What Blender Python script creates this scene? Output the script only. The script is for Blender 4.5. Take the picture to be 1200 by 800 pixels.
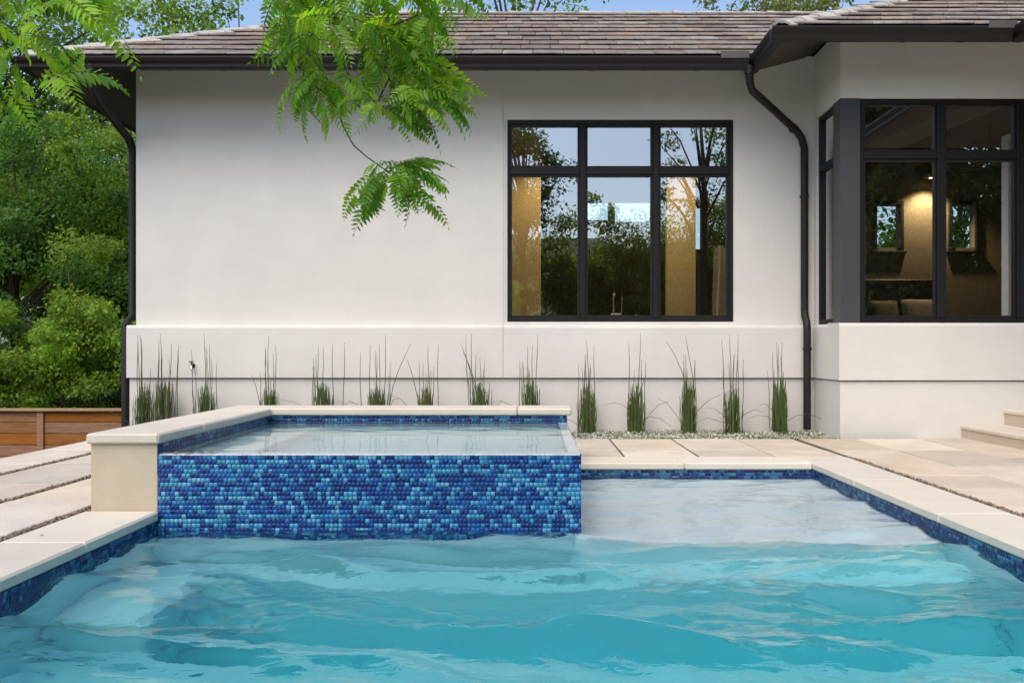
import bpy, math, random
import numpy as np
from mathutils import Vector, Matrix, Euler

R = math.radians
C = bpy.context.scene.collection
scene = bpy.context.scene
for o in list(bpy.data.objects):
    bpy.data.objects.remove(o)

# ------------------------------------------------------------------ camera
F, CX, CY = 1080.0, 625.0, 410.0          # focal length and vanishing point in pixels of the 1200x800 photo
cam_d = bpy.data.cameras.new('camera')
cam = bpy.data.objects.new('camera', cam_d)
C.objects.link(cam)
cam.location = (0, 0, 1.0)
cam.rotation_euler = (R(90), 0, 0)
cam_d.sensor_fit = 'HORIZONTAL'
cam_d.sensor_width = 36
cam_d.lens = F / 1200 * 36
cam_d.shift_x = -(CX - 600) / 1200
cam_d.shift_y = (CY - 400) / 1200
cam_d.clip_end = 2000
scene.camera = cam

# ------------------------------------------------------------------ sky, sun, exposure
SUN_EL, SUN_AZ = 54.0, 203.0              # azimuth measured from +Y towards +X
w = bpy.data.worlds.new('World')
scene.world = w
w.use_nodes = True
nt = w.node_tree
nt.nodes.clear()
sky = nt.nodes.new('ShaderNodeTexSky')
sky.sky_type = 'NISHITA'
sky.sun_disc = False
sky.sun_elevation = R(SUN_EL)
sky.sun_rotation = R(SUN_AZ)
sky.air_density = 1.0
sky.dust_density = 1.8
sky.ozone_density = 1.0
bg = nt.nodes.new('ShaderNodeBackground')
bg.inputs['Strength'].default_value = 0.135
out = nt.nodes.new('ShaderNodeOutputWorld')
nt.links.new(sky.outputs[0], bg.inputs[0])
nt.links.new(bg.outputs[0], out.inputs[0])

sd = bpy.data.lights.new('sun', 'SUN')
sd.energy = 1.5
sd.angle = R(48)
sd.color = (1.0, 0.90, 0.75)
sun = bpy.data.objects.new('sun', sd)
C.objects.link(sun)
el, az = R(SUN_EL), R(SUN_AZ)
sdir = Vector((math.sin(az) * math.cos(el), math.cos(az) * math.cos(el), math.sin(el)))
sun.rotation_euler = (-sdir).to_track_quat('-Z', 'Y').to_euler()
sun.location = (0, -5, 20)

scene.view_settings.view_transform = 'Standard'
scene.view_settings.look = 'None'
scene.view_settings.exposure = 0.75
scene.view_settings.gamma = 1
scene.view_settings.use_curve_mapping = False
scene.cycles.use_denoising = True
scene.cycles.max_bounces = 12
scene.cycles.transparent_max_bounces = 24
scene.cycles.transmission_bounces = 10
scene.cycles.glossy_bounces = 6
scene.cycles.diffuse_bounces = 5
scene.cycles.caustics_refractive = True
scene.cycles.caustics_reflective = False
scene.cycles.sample_clamp_indirect = 6.0


def P(px, py, d):
    """world point seen at photo pixel (px,py) at distance d in front of the camera"""
    return Vector(((px - CX) / F * d, d, 1.0 - (py - CY) / F * d))


# ------------------------------------------------------------------ materials
MATS = {}


def nodes_of(name):
    m = bpy.data.materials.new(name)
    m.use_nodes = True
    t = m.node_tree
    return m, t, t.nodes['Principled BSDF']


def N(t, kind, **kw):
    n = t.nodes.new(kind)
    for k, v in kw.items():
        setattr(n, k, v)
    return n


def mat(name, col, rough=0.6, var=0.0, scale=3.0, bump=0.0, bscale=60.0, spec=0.5, metal=0.0, rand=0.0, stretch=None,
        col2=None, detail=6, coord='world', coat=0.0, stain=0.0):
    """one general procedural surface: base colour, blotchy variation towards col2, fine relief, per-object tint"""
    m, t, b = nodes_of(name)
    L = t.links
    if coord == 'world':
        g = N(t, 'ShaderNodeNewGeometry').outputs['Position']
    else:
        g = N(t, 'ShaderNodeTexCoord').outputs['Object']
    if stretch:
        mp = N(t, 'ShaderNodeMapping')
        mp.inputs['Scale'].default_value = stretch
        L.new(g, mp.inputs[0])
        g = mp.outputs[0]
    b.inputs['Roughness'].default_value = rough
    b.inputs['Metallic'].default_value = metal
    b.inputs['Specular IOR Level'].default_value = spec
    b.inputs['Coat Weight'].default_value = coat
    col = (*col, 1)
    src = None
    if var > 0:
        nz = N(t, 'ShaderNodeTexNoise')
        nz.inputs['Scale'].default_value = scale
        nz.inputs['Detail'].default_value = detail
        nz.inputs['Roughness'].default_value = 0.62
        L.new(g, nz.inputs['Vector'])
        rp = N(t, 'ShaderNodeValToRGB')
        rp.color_ramp.elements[0].position = 0.32
        rp.color_ramp.elements[1].position = 0.70
        c2 = (*col2, 1) if col2 else tuple(max(0, c * (1 - var)) for c in col[:3]) + (1,)
        rp.color_ramp.elements[0].color = c2
        rp.color_ramp.elements[1].color = col
        L.new(nz.outputs['Fac'], rp.inputs[0])
        src = rp.outputs[0]
    if stain > 0:
        n2 = N(t, 'ShaderNodeTexNoise')
        n2.inputs['Scale'].default_value = 0.9
        n2.inputs['Detail'].default_value = 9
        n2.inputs['Roughness'].default_value = 0.7
        L.new(g, n2.inputs['Vector'])
        r2 = N(t, 'ShaderNodeMapRange')
        r2.inputs['From Min'].default_value = 0.5
        r2.inputs['From Max'].default_value = 0.75
        r2.inputs['To Max'].default_value = stain
        L.new(n2.outputs['Fac'], r2.inputs[0])
        mx = N(t, 'ShaderNodeMix', data_type='RGBA')
        L.new(r2.outputs[0], mx.inputs[0])
        if src:
            L.new(src, mx.inputs[6])
        else:
            mx.inputs[6].default_value = col
        mx.inputs[7].default_value = (col[0] * .62, col[1] * .52, col[2] * .42, 1)
        src = mx.outputs[2]
    if rand > 0:
        oi = N(t, 'ShaderNodeObjectInfo')
        hs = N(t, 'ShaderNodeHueSaturation')
        mr = N(t, 'ShaderNodeMapRange')
        mr.inputs['To Min'].default_value = 1 - rand
        mr.inputs['To Max'].default_value = 1 + rand
        L.new(oi.outputs['Random'], mr.inputs[0])
        L.new(mr.outputs[0], hs.inputs['Value'])
        m2 = N(t, 'ShaderNodeMath', operation='MULTIPLY')
        m2.inputs[1].default_value = 7.31
        L.new(oi.outputs['Random'], m2.inputs[0])
        m3 = N(t, 'ShaderNodeMath', operation='FRACT')
        L.new(m2.outputs[0], m3.inputs[0])
        m4 = N(t, 'ShaderNodeMapRange')
        m4.inputs['To Min'].default_value = 1 - rand * 1.6
        m4.inputs['To Max'].default_value = 1 + rand * 1.6
        L.new(m3.outputs[0], m4.inputs[0])
        L.new(m4.outputs[0], hs.inputs['Saturation'])
        if src:
            L.new(src, hs.inputs['Color'])
        else:
            hs.inputs['Color'].default_value = col
        src = hs.outputs[0]
    if src:
        L.new(src, b.inputs['Base Color'])
    else:
        b.inputs['Base Color'].default_value = col
    if bump > 0:
        n3 = N(t, 'ShaderNodeTexNoise')
        n3.inputs['Scale'].default_value = bscale
        n3.inputs['Detail'].default_value = 8
        L.new(g, n3.inputs['Vector'])
        bp = N(t, 'ShaderNodeBump')
        bp.inputs['Strength'].default_value = bump
        bp.inputs['Distance'].default_value = 0.01
        L.new(n3.outputs['Fac'], bp.inputs['Height'])
        L.new(bp.outputs[0], b.inputs['Normal'])
    MATS[name] = m
    return m


mat('stucco', (0.75, 0.72, 0.68), 0.9, var=0.085, scale=1.3, bump=0.5, bscale=110, spec=0.2, detail=12, stain=0.055)
mat('roof_tile', (0.27, 0.215, 0.182), 0.75, var=0.45, scale=5, bump=0.5, bscale=60, rand=0.34, col2=(0.155, 0.118, 0.098))
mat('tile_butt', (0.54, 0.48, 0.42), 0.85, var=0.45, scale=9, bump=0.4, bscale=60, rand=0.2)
mat('hip_tile', (0.55, 0.51, 0.47), 0.75, var=0.3, scale=6, bump=0.4, bscale=60, rand=0.12)
mat('roof_under', (0.055, 0.042, 0.036), 0.9)
mat('bronze', (0.018, 0.014, 0.012), 0.5, var=0.25, scale=4, spec=0.3, metal=0.0, bump=0.05, bscale=30)
mat('soffit', (0.060, 0.045, 0.035), 0.7, var=0.3, scale=8, stretch=(1, 9, 9))
mat('black_frame', (0.010, 0.0095, 0.0095), 0.5, spec=0.3)
mat('pier_metal', (0.055, 0.057, 0.062), 0.5, var=0.1, scale=3)
mat('flashing', (0.10, 0.09, 0.085), 0.5, metal=0.2, var=0.2, scale=10)
mat('limestone', (0.72, 0.645, 0.535), 0.72, var=0.10, scale=2.3, bump=0.18, bscale=90, rand=0.06, stain=0.16)
mat('limestone_wall', (0.60, 0.51, 0.385), 0.8, var=0.12, scale=3, bump=0.25, bscale=60, stain=0.25)
mat('paver', (0.68, 0.59, 0.485), 0.82, var=0.2, scale=2.2, bump=0.6, bscale=55, rand=0.15, stain=0.45, detail=11)
mat('deck_base', (0.085, 0.066, 0.05), 0.95, var=0.4, scale=40, bump=0.6, bscale=120)
mat('pebble', (0.40, 0.29, 0.21), 0.8, var=0.6, scale=45, col2=(0.10, 0.075, 0.06))
mat('plaster', (0.81, 0.91, 0.945), 0.8, var=0.07, scale=2.5)
mat('soil', (0.07, 0.052, 0.036), 0.95, var=0.5, scale=18, bump=0.8, bscale=60)
mat('earth', (0.055, 0.060, 0.028), 0.95, var=0.5, scale=1.5, bump=0.6, bscale=20)
mat('cedar', (0.42, 0.165, 0.045), 0.7, var=0.5, scale=4, stretch=(1, 1, 16), rand=0.14, bump=0.3, bscale=20)
mat('cedar_cap', (0.42, 0.27, 0.15), 0.7, var=0.3, scale=4, stretch=(1, 16, 16))
mat('bark', (0.085, 0.066, 0.048), 0.9, var=0.5, scale=12, stretch=(4, 4, 1), bump=0.9, bscale=25)
mat('twig', (0.085, 0.055, 0.035), 0.8, var=0.3, scale=20)
mat('tan_wall', (0.50, 0.385, 0.20), 0.85, var=0.04, scale=2)
mat('beige_wall', (0.38, 0.31, 0.22), 0.85, var=0.04, scale=2)
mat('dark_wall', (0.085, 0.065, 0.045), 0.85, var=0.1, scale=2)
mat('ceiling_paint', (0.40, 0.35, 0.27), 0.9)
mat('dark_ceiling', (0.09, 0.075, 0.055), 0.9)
mat('room_floor', (0.18, 0.13, 0.085), 0.5, var=0.3, scale=3)
mat('headboard', (0.075, 0.030, 0.016), 0.5, var=0.4, scale=4, stretch=(1, 8, 8))
mat('linen', (0.48, 0.44, 0.36), 0.95, bump=0.2, bscale=200)
mat('linen_pattern', (0.40, 0.34, 0.26), 0.95, var=0.6, scale=26)
mat('chrome', (0.75, 0.75, 0.76), 0.12, metal=1.0)
mat('brass', (0.45, 0.40, 0.32), 0.3, metal=1.0)
mat('dark_iron', (0.03, 0.028, 0.025), 0.5)
mat('wood_door', (0.10, 0.055, 0.03), 0.5, var=0.4, scale=4, stretch=(8, 8, 1))
mat('stalk', (0.075, 0.135, 0.030), 0.6, var=0.55, scale=9, col2=(0.085, 0.085, 0.028))
mat('stalk_dry', (0.115, 0.105, 0.065), 0.75, var=0.5, scale=9, col2=(0.05, 0.055, 0.03))
mat('stalk_pale', (0.20, 0.23, 0.075), 0.7, var=0.5, scale=9)
mat('dry_leaf', (0.28, 0.15, 0.06), 0.8, rand=0.3)
mat('yellow_leaf', (0.55, 0.50, 0.08), 0.7)
mat('spa_grout', (0.004, 0.03, 0.13), 0.8)


def attr_mat(name, rough, translucent=0.0, spec=0.5, coat=0.0, rand=0.0):
    """surface whose base colour is each piece's own colour (stored per piece)"""
    m, t, b = nodes_of(name)
    L = t.links
    a = N(t, 'ShaderNodeAttribute', attribute_name='col')
    if rand > 0:                                   # each leaf object its own tone
        oi = N(t, 'ShaderNodeObjectInfo')
        mr = N(t, 'ShaderNodeMapRange')
        mr.inputs['To Min'].default_value = 1 - rand
        mr.inputs['To Max'].default_value = 1 + rand
        L.new(oi.outputs['Random'], mr.inputs[0])
        mh = N(t, 'ShaderNodeMapRange')
        mh.inputs['To Min'].default_value = .515
        mh.inputs['To Max'].default_value = .485
        L.new(oi.outputs['Random'], mh.inputs[0])
        h0 = N(t, 'ShaderNodeHueSaturation')
        L.new(mr.outputs[0], h0.inputs['Value'])
        L.new(mh.outputs[0], h0.inputs['Hue'])
        L.new(a.outputs['Color'], h0.inputs['Color'])
        a = h0
    L.new(a.outputs['Color'], b.inputs['Base Color'])
    b.inputs['Roughness'].default_value = rough
    b.inputs['Specular IOR Level'].default_value = spec
    b.inputs['Coat Weight'].default_value = coat
    if translucent > 0:
        tr = N(t, 'ShaderNodeBsdfTranslucent')
        hs = N(t, 'ShaderNodeHueSaturation')
        hs.inputs['Hue'].default_value = 0.485
        hs.inputs['Value'].default_value = 2.0
        hs.inputs['Saturation'].default_value = 1.05
        L.new(a.outputs['Color'], hs.inputs['Color'])
        L.new(hs.outputs[0], tr.inputs[0])
        mx = N(t, 'ShaderNodeMixShader')
        mx.inputs[0].default_value = translucent
        L.new(b.outputs[0], mx.inputs[1])
        L.new(tr.outputs[0], mx.inputs[2])
        L.new(mx.outputs[0], t.nodes['Material Output'].inputs[0])
    MATS[name] = m
    return m


attr_mat('leaf', 0.5, 0.5, 0.4)
attr_mat('feather_leaf', 0.42, 0.45, 0.5, rand=0.38)
attr_mat('mosaic', 0.22, 0.0, 0.45)
attr_mat('groundcover', 0.8, 0.15, 0.2)

# glass: coated architectural pane, part mirror part clear
m, t, b = nodes_of('glass')
t.nodes.remove(b)
tr = N(t, 'ShaderNodeBsdfTransparent')
tr.inputs[0].default_value = (0.90, 0.93, 0.90, 1)
gl = N(t, 'ShaderNodeBsdfGlossy')
gl.inputs['Roughness'].default_value = 0.0
gl.inputs['Color'].default_value = (0.95, 0.97, 1.0, 1)
fr = N(t, 'ShaderNodeFresnel')
fr.inputs['IOR'].default_value = 1.5
ad = N(t, 'ShaderNodeMath', operation='ADD')
ad.use_clamp = True
ad.inputs[1].default_value = 0.36
mx = N(t, 'ShaderNodeMixShader')
t.links.new(fr.outputs[0], ad.inputs[0])
t.links.new(ad.outputs[0], mx.inputs[0])
t.links.new(tr.outputs[0], mx.inputs[1])
t.links.new(gl.outputs[0], mx.inputs[2])
t.links.new(mx.outputs[0], t.nodes['Material Output'].inputs[0])
MATS['glass'] = m


def water_mat(name, absorb, density, bump, bscale):
    m, t, b = nodes_of(name)
    L = t.links
    b.inputs['Base Color'].default_value = (1, 1, 1, 1)
    b.inputs['Transmission Weight'].default_value = 1.0
    b.inputs['IOR'].default_value = 1.333
    b.inputs['Roughness'].default_value = 0.0
    g = N(t, 'ShaderNodeNewGeometry').outputs['Position']
    n1 = N(t, 'ShaderNodeTexNoise')
    n1.inputs['Scale'].default_value = bscale
    n1.inputs['Detail'].default_value = 3
    n1.inputs['Distortion'].default_value = 0.6
    mp = N(t, 'ShaderNodeMapping')
    mp.inputs['Scale'].default_value = (.8, 1.7, 1)
    L.new(g, mp.inputs[0])
    L.new(mp.outputs[0], n1.inputs['Vector'])
    bp = N(t, 'ShaderNodeBump')
    bp.inputs['Strength'].default_value = bump
    bp.inputs['Distance'].default_value = 0.02
    L.new(n1.outputs['Fac'], bp.inputs['Height'])
    L.new(bp.outputs[0], b.inputs['Normal'])
    va = N(t, 'ShaderNodeVolumeAbsorption')
    va.inputs['Color'].default_value = (*absorb, 1)
    va.inputs['Density'].default_value = density
    L.new(va.outputs[0], t.nodes['Material Output'].inputs['Volume'])
    MATS[name] = m
    return m


water_mat('pool_water', (0.20, 0.83, 0.865), 0.90, 0.38, 9.0)
water_mat('spa_water', (0.40, 0.82, 0.88), 0.8, 0.05, 5.0)


def emit(name, col, s):
    m, t, b = nodes_of(name)
    b.inputs['Base Color'].default_value = (*col, 1)
    b.inputs['Emission Color'].default_value = (*col, 1)
    b.inputs['Emission Strength'].default_value = s
    MATS[name] = m


emit('lamp_glow', (1.0, 0.72, 0.38), 6.0)


# ------------------------------------------------------------------ mesh helpers
def offset_of(o):
    v = Vector((0, 0, 0))
    while o is not None:
        v += o.location
        o = o.parent
    return v


class MB:
    def __init__(self):
        self.v, self.f = [], []

    def add(self, vs, fs):
        n = len(self.v)
        self.v += [tuple(p) for p in vs]
        self.f += [tuple(i + n for i in f) for f in fs]
        return self

    def box(self, x0, x1, y0, y1, z0, z1, b=0.0):
        if b <= 0:
            self.add([(x0, y0, z0), (x1, y0, z0), (x1, y1, z0), (x0, y1, z0), (x0, y0, z1), (x1, y0, z1), (x1, y1, z1), (x0, y1, z1)],
                     [(0, 3, 2, 1), (4, 5, 6, 7), (0, 1, 5, 4), (1, 2, 6, 5), (2, 3, 7, 6), (3, 0, 4, 7)])
            return self
        b = min(b, (x1 - x0) * .45, (y1 - y0) * .45, (z1 - z0) * .45)
        X, Y, Z = (x0, x1), (y0, y1), (z0, z1)
        s = (1, -1)
        vs, idx = [], {}
        for i in (0, 1):
            for j in (0, 1):
                for k in (0, 1):
                    for a in range(3):
                        p = [X[i] + s[i] * b, Y[j] + s[j] * b, Z[k] + s[k] * b]
                        p[a] = (X[i], Y[j], Z[k])[a]
                        idx[(i, j, k, a)] = len(vs)
                        vs.append(p)
        fs = []
        for a in range(3):
            o1, o2 = (a + 1) % 3, (a + 2) % 3
            for e in (0, 1):
                q = []
                for (u, v_) in ((0, 0), (1, 0), (1, 1), (0, 1)):
                    c = [0, 0, 0]
                    c[a], c[o1], c[o2] = e, u, v_
                    q.append(idx[(*c, a)])
                fs.append(tuple(q if e else q[::-1]))
            for u in (0, 1):
                for v_ in (0, 1):
                    c0, c1 = [0, 0, 0], [0, 0, 0]
                    c0[a], c0[o1], c0[o2] = 0, u, v_
                    c1[a], c1[o1], c1[o2] = 1, u, v_
                    q = [idx[(*c0, o1)], idx[(*c1, o1)], idx[(*c1, o2)], idx[(*c0, o2)]]
                    fs.append(tuple(q if (u == v_) else q[::-1]))
        for i in (0, 1):
            for j in (0, 1):
                for k in (0, 1):
                    q = [idx[(i, j, k, a)] for a in range(3)]
                    fs.append(tuple(q if (i + j + k) % 2 else q[::-1]))
        self.add(vs, fs)
        return self

    def tube(self, pts, rad, n=8, cap=True):
        pts = [Vector(p) for p in pts]
        if not hasattr(rad, '__len__'):
            rad = [rad] * len(pts)
        prev = None
        vs, fs = [], []
        for i, p in enumerate(pts):
            d = (pts[min(i + 1, len(pts) - 1)] - pts[max(i - 1, 0)])
            d = d.normalized() if d.length > 1e-9 else Vector((0, 0, 1))
            if prev is None:
                u = d.cross(Vector((0.31, 0.87, 0.13)))
                if u.length < 1e-3:
                    u = d.cross(Vector((1, 0, 0)))
            else:
                u = prev - d * prev.dot(d)
            u.normalize()
            prev = u
            v_ = d.cross(u)
            for k in range(n):
                a = 2 * math.pi * k / n
                vs.append(p + (u * math.cos(a) + v_ * math.sin(a)) * rad[i])
        for i in range(len(pts) - 1):
            for k in range(n):
                k2 = (k + 1) % n
                fs.append((i * n + k, i * n + k2, (i + 1) * n + k2, (i + 1) * n + k))
        if cap:
            fs.append(tuple(range(n))[::-1])
            fs.append(tuple((len(pts) - 1) * n + k for k in range(n)))
        return self.add(vs, fs)

    def lathe(self, prof, c, n=16):
        vs, fs = [], []
        for r, z in prof:
            for k in range(n):
                a = 2 * math.pi * k / n
                vs.append((c[0] + r * math.cos(a), c[1] + r * math.sin(a), c[2] + z))
        for i in range(len(prof) - 1):
            for k in range(n):
                k2 = (k + 1) % n
                fs.append((i * n + k, i * n + k2, (i + 1) * n + k2, (i + 1) * n + k))
        fs.append(tuple(range(n))[::-1])
        fs.append(tuple((len(prof) - 1) * n + k for k in range(n)))
        return self.add(vs, fs)

    def extrude(self, prof, p0, p1, u, v_):
        """closed profile [(a,b)] placed at p + a*u + b*v_, swept from p0 to p1"""
        p0, p1, u, v_ = Vector(p0), Vector(p1), Vector(u), Vector(v_)
        n = len(prof)
        vs = [p0 + u * a + v_ * b_ for a, b_ in prof] + [p1 + u * a + v_ * b_ for a, b_ in prof]
        fs = [(i, (i + 1) % n, n + (i + 1) % n, n + i) for i in range(n)]
        fs += [tuple(range(n))[::-1], tuple(range(n, 2 * n))]
        return self.add(vs, fs)

    def build(self, name, m, parent=None, smooth=False, world=True, kind=None):
        off = offset_of(parent) if (parent is not None and world) else Vector((0, 0, 0))
        me = bpy.data.meshes.new(name)
        me.from_pydata([(a - off.x, b_ - off.y, c - off.z) for a, b_, c in self.v], [], self.f)
        me.materials.append(MATS[m])
        if smooth:
            me.polygons.foreach_set('use_smooth', [True] * len(me.polygons))
            me.set_sharp_from_angle(angle=R(40))
        me.update()
        import bmesh as _bm
        bmm = _bm.new()
        bmm.from_mesh(me)
        _bm.ops.recalc_face_normals(bmm, faces=bmm.faces)
        bmm.to_mesh(me)
        bmm.free()
        o = bpy.data.objects.new(name, me)
        C.objects.link(o)
        o.parent = parent
        if kind:
            o['kind'] = kind
        return o


def box(name, m, parent, x0, x1, y0, y1, z0, z1, b=0.004, **kw):
    return MB().box(x0, x1, y0, y1, z0, z1, b).build(name, m, parent, **kw)


def empty(name, loc=(0, 0, 0), parent=None):
    o = bpy.data.objects.new(name, None)
    o.empty_display_size = 0.2
    C.objects.link(o)
    o.location = loc
    o.parent = parent
    return o


def tag(o, label=None, cat=None, group=None, kind=None):
    if label:
        o['label'] = label
    if cat:
        o['category'] = cat
    if group:
        o['group'] = group
    if kind:
        o['kind'] = kind
    return o


def quads_obj(name, V, m, parent=None, cols=None, nper=4, faces_per=None, off=None, kind=None, smooth=False):
    """fast builder: V is (n, nper, 3); faces_per index tuples inside one piece"""
    n = V.shape[0]
    fp = faces_per or [tuple(range(nper))]
    vv = V.reshape(-1, 3).astype(np.float64)
    if off is None and parent is not None:
        off = offset_of(parent)
    if off is not None:
        vv = vv - np.array(off)
    base = (np.arange(n) * nper)[:, None]
    loops, starts, tot = [], [], 0
    me = bpy.data.meshes.new(name)
    me.vertices.add(len(vv))
    me.vertices.foreach_set('co', vv.ravel())
    sizes = [len(f) for f in fp]
    allf = np.concatenate([base + np.array(f)[None, :] for f in fp], axis=1)     # n x sum(sizes)
    me.loops.add(allf.size)
    me.loops.foreach_set('vertex_index', allf.ravel().astype(np.int32))
    st = np.concatenate([[0], np.cumsum(sizes)[:-1]])
    ls = (np.arange(n)[:, None] * sum(sizes) + st[None, :]).ravel()
    me.polygons.add(n * len(fp))
    me.polygons.foreach_set('loop_start', ls.astype(np.int32))
    if cols is not None:
        ca = me.color_attributes.new('col', 'FLOAT_COLOR', 'POINT')
        cc = np.repeat(np.concatenate([cols, np.ones((n, 1))], axis=1), nper, axis=0)
        ca.data.foreach_set('color', cc.ravel().astype(np.float32))
    me.materials.append(MATS[m])
    me.update(calc_edges=True)
    me.validate()
    if smooth:
        me.polygons.foreach_set('use_smooth', [True] * len(me.polygons))
    o = bpy.data.objects.new(name, me)
    C.objects.link(o)
    o.parent = parent
    if kind:
        o['kind'] = kind
    return o


def copy_obj(o, parent=None):
    c = o.copy()
    C.objects.link(c)
    c.parent = parent
    return c


# ------------------------------------------------------------------ dimensions (metres; deck top = 0)
DB = 11.60          # facade, upper wall face
DL = 11.49          # ledge face
DG = 11.525         # base wall face below the groove
DW = 10.60          # right wing face
ZL, ZG = 1.31, 0.655
WZ = 4.69
XL = -5.0           # left corner of the facade
XW = 3.53           # left face of the wing
EZ, ED, EX = 4.42, 10.85, -5.95      # main eave
WED, WEX = 9.85, 2.65                # wing eave front / left
SL = 0.5
X0, X1 = -2.33, 2.48                 # pool inner walls
SX, SY0, SY1 = 0.30, 5.71, 8.17      # spa right face, front face, inner back
YN = -2.2                            # near end of the pool
CW = 0.45                            # coping width
ZC = -0.06                           # underside of the coping
WL = -0.13                           # pool water level
SZ, SWL = 0.484, 0.36                # spa coping top, spa water level
GZ = -0.6                            # grade outside the deck

# ------------------------------------------------------------------ ground and deck base
DX0, DX1, DY0, DY1 = -4.95, 12.0, -4.5, 20.0
g = MB()
BIG = 600
for (a, b_, c, d) in ((-BIG, DX0, -BIG, BIG), (DX1, BIG, -BIG, BIG), (DX0, DX1, -BIG, DY0), (DX0, DX1, DY1, BIG)):
    g.add([(a, c, GZ), (b_, c, GZ), (b_, d, GZ), (a, d, GZ)], [(0, 1, 2, 3)])
tag(g.build('ground', 'earth'), kind='structure')

mat('grass', (0.10, 0.155, 0.035), 0.95, var=0.6, scale=0.9, bump=0.8, bscale=14, detail=12)
hl = MB()
nxh, nyh = 60, 26
for i in range(nxh + 1):
    for j in range(nyh + 1):
        x_, t_ = -70 + 140 * i / nxh, j / nyh
        y_ = -13.5 - 40 * t_
        z_ = GZ - .02 + 10.5 * (3 * t_ ** 2 - 2 * t_ ** 3) ** .8 + .5 * t_ * math.sin(x_ * .31 + 2 * t_) + .35 * t_ * math.sin(x_ * .83 + 5 * t_)
        hl.v.append((x_, y_, z_))
for i in range(nxh):
    for j in range(nyh):
        a_ = i * (nyh + 1) + j
        hl.f.append((a_, a_ + 1, a_ + nyh + 2, a_ + nyh + 1))
tag(hl.build('grassy_hill', 'grass', smooth=True), kind='structure')

deck = MB()
ZB = -0.012
hx0, hx1, hy0, hy1 = X0 - CW + .02, X1 + CW - .02, YN - CW + .02, 8.60
for (a, b_, c, d) in ((DX0, hx0, DY0, 10.41), (hx1, DX1, DY0, 10.41), (hx0, hx1, DY0, hy0), (hx0, hx1, hy1, 10.41)):
    deck.box(a, b_, c, d, GZ - .1, ZB)
deck = deck.build('deck', 'deck_base')
tag(deck, kind='structure')

rnd = random.Random(5)


def paver(x0, x1, y0, y1, gap=0.022):
    g_ = gap / 2
    z = rnd.uniform(-0.003, 0.0025)
    o = MB().box(x0 + g_, x1 - g_, y0 + g_, y1 - g_, ZB - .01, z, 0.006).build('paver', 'paver', deck)
    return o


def column(x0, x1, joints):
    for a, b_ in zip(joints[:-1], joints[1:]):
        if b_ > a:
            paver(x0, x1, a, b_)


# row behind pool
xs = [-2.8, -2.05, -1.3, -.58, .15, .86, 1.56, 2.27, 2.93]
for a, b_ in zip(xs[:-1], xs[1:]):
    column(a, b_, [8.64, 9.2 + rnd.uniform(-.01, .01), 10.40])
# right side
column(2.985, 3.63, [-4.4, -3.3, -2.1, -1.4, -.2, .9, 1.6, 2.8, 4.0, 5.3, 6.66, 7.35, 8.6, 9.2, 10.40])
column(3.63, 4.36, [-4.4, -3.6, -2.4, -1.2, -.5, .7, 1.9, 3.1, 4.3, 5.5, 6.6, 7.94, 9.2, 10.40])
column(4.36, 5.10, [-4.4, -3.2, -2.0, -.8, .4, 1.1, 2.3, 3.5, 4.7, 5.9, 7.1, 7.7, 8.6, 9.8, 10.55])
for i, x in enumerate((5.10, 5.83, 6.56, 7.3)):
    column(x, x + .73, [-4.4 + i * .3, -2.8, -1.6, -.4 + i * .2, .8, 2.0, 3.1, 4.2, 5.4, 6.6, 7.4, 8.19])
# left side
column(-3.485, -2.845, [-4.4, -3.2, -2.0, -.8, .4, 1.6, 2.8, 4.0, 5.0, 6.13, 7.4, 8.5, 9.23, 10.40])
column(-4.265, -3.535, [-4.4, -3.6, -2.4, -1.2, 0, 1.2, 2.4, 3.6, 4.6, 5.6, 6.86, 8.18, 9.4, 10.40])
column(-4.93, -4.315, [-4.4, -3.2, -2.2, -1.0, .2, 1.4, 2.6, 3.8, 5.0, 6.2, 7.2, 8.1, 9.23, 10.40])
# near end
for a, b_ in zip(xs[:-1], xs[1:]):
    column(a, b_, [-4.4, -3.5, YN - CW - .02])

# pebbles in the wide joints
rng = np.random.default_rng(3)


def pebbles(name, areas, parent, size, n_per_m2, zlo, zhi, mname='pebble'):
    pts = []
    for (a, b_, c, d) in areas:
        n = int((b_ - a) * (d - c) * n_per_m2)
        pts.append(np.stack([rng.uniform(a, b_, n), rng.uniform(c, d, n), rng.uniform(zlo, zhi, n)], 1))
    pts = np.concatenate(pts)
    n = len(pts)
    oc = np.array([(1, 0, 0), (0, 1, 0), (-1, 0, 0), (0, -1, 0), (0, 0, 1), (0, 0, -1)], float)
    s = rng.uniform(.5, 1.0, (n, 1, 3)) * size
    V = pts[:, None, :] + oc[None] * s + rng.normal(0, size * .18, (n, 6, 3))
    fp = [(0, 1, 4), (1, 2, 4), (2, 3, 4), (3, 0, 4), (1, 0, 5), (2, 1, 5), (3, 2, 5), (0, 3, 5)]
    return quads_obj(name, V, mname, parent, nper=6, faces_per=fp, kind='stuff', smooth=False)


pebbles('joint_gravel', [(2.93, 2.985, 2.5, 8.6), (-2.845, -2.79, 2.5, 8.7), (-3.535, -3.485, 2.5, 10.4), (-4.315, -4.265, 2.5, 10.4)],
        deck, 0.013, 3800, -.013, .004)

# ------------------------------------------------------------------ pool shell
pool = MB()
zb = -1.70
LEDGE, STEP = -0.195, -0.66
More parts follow.
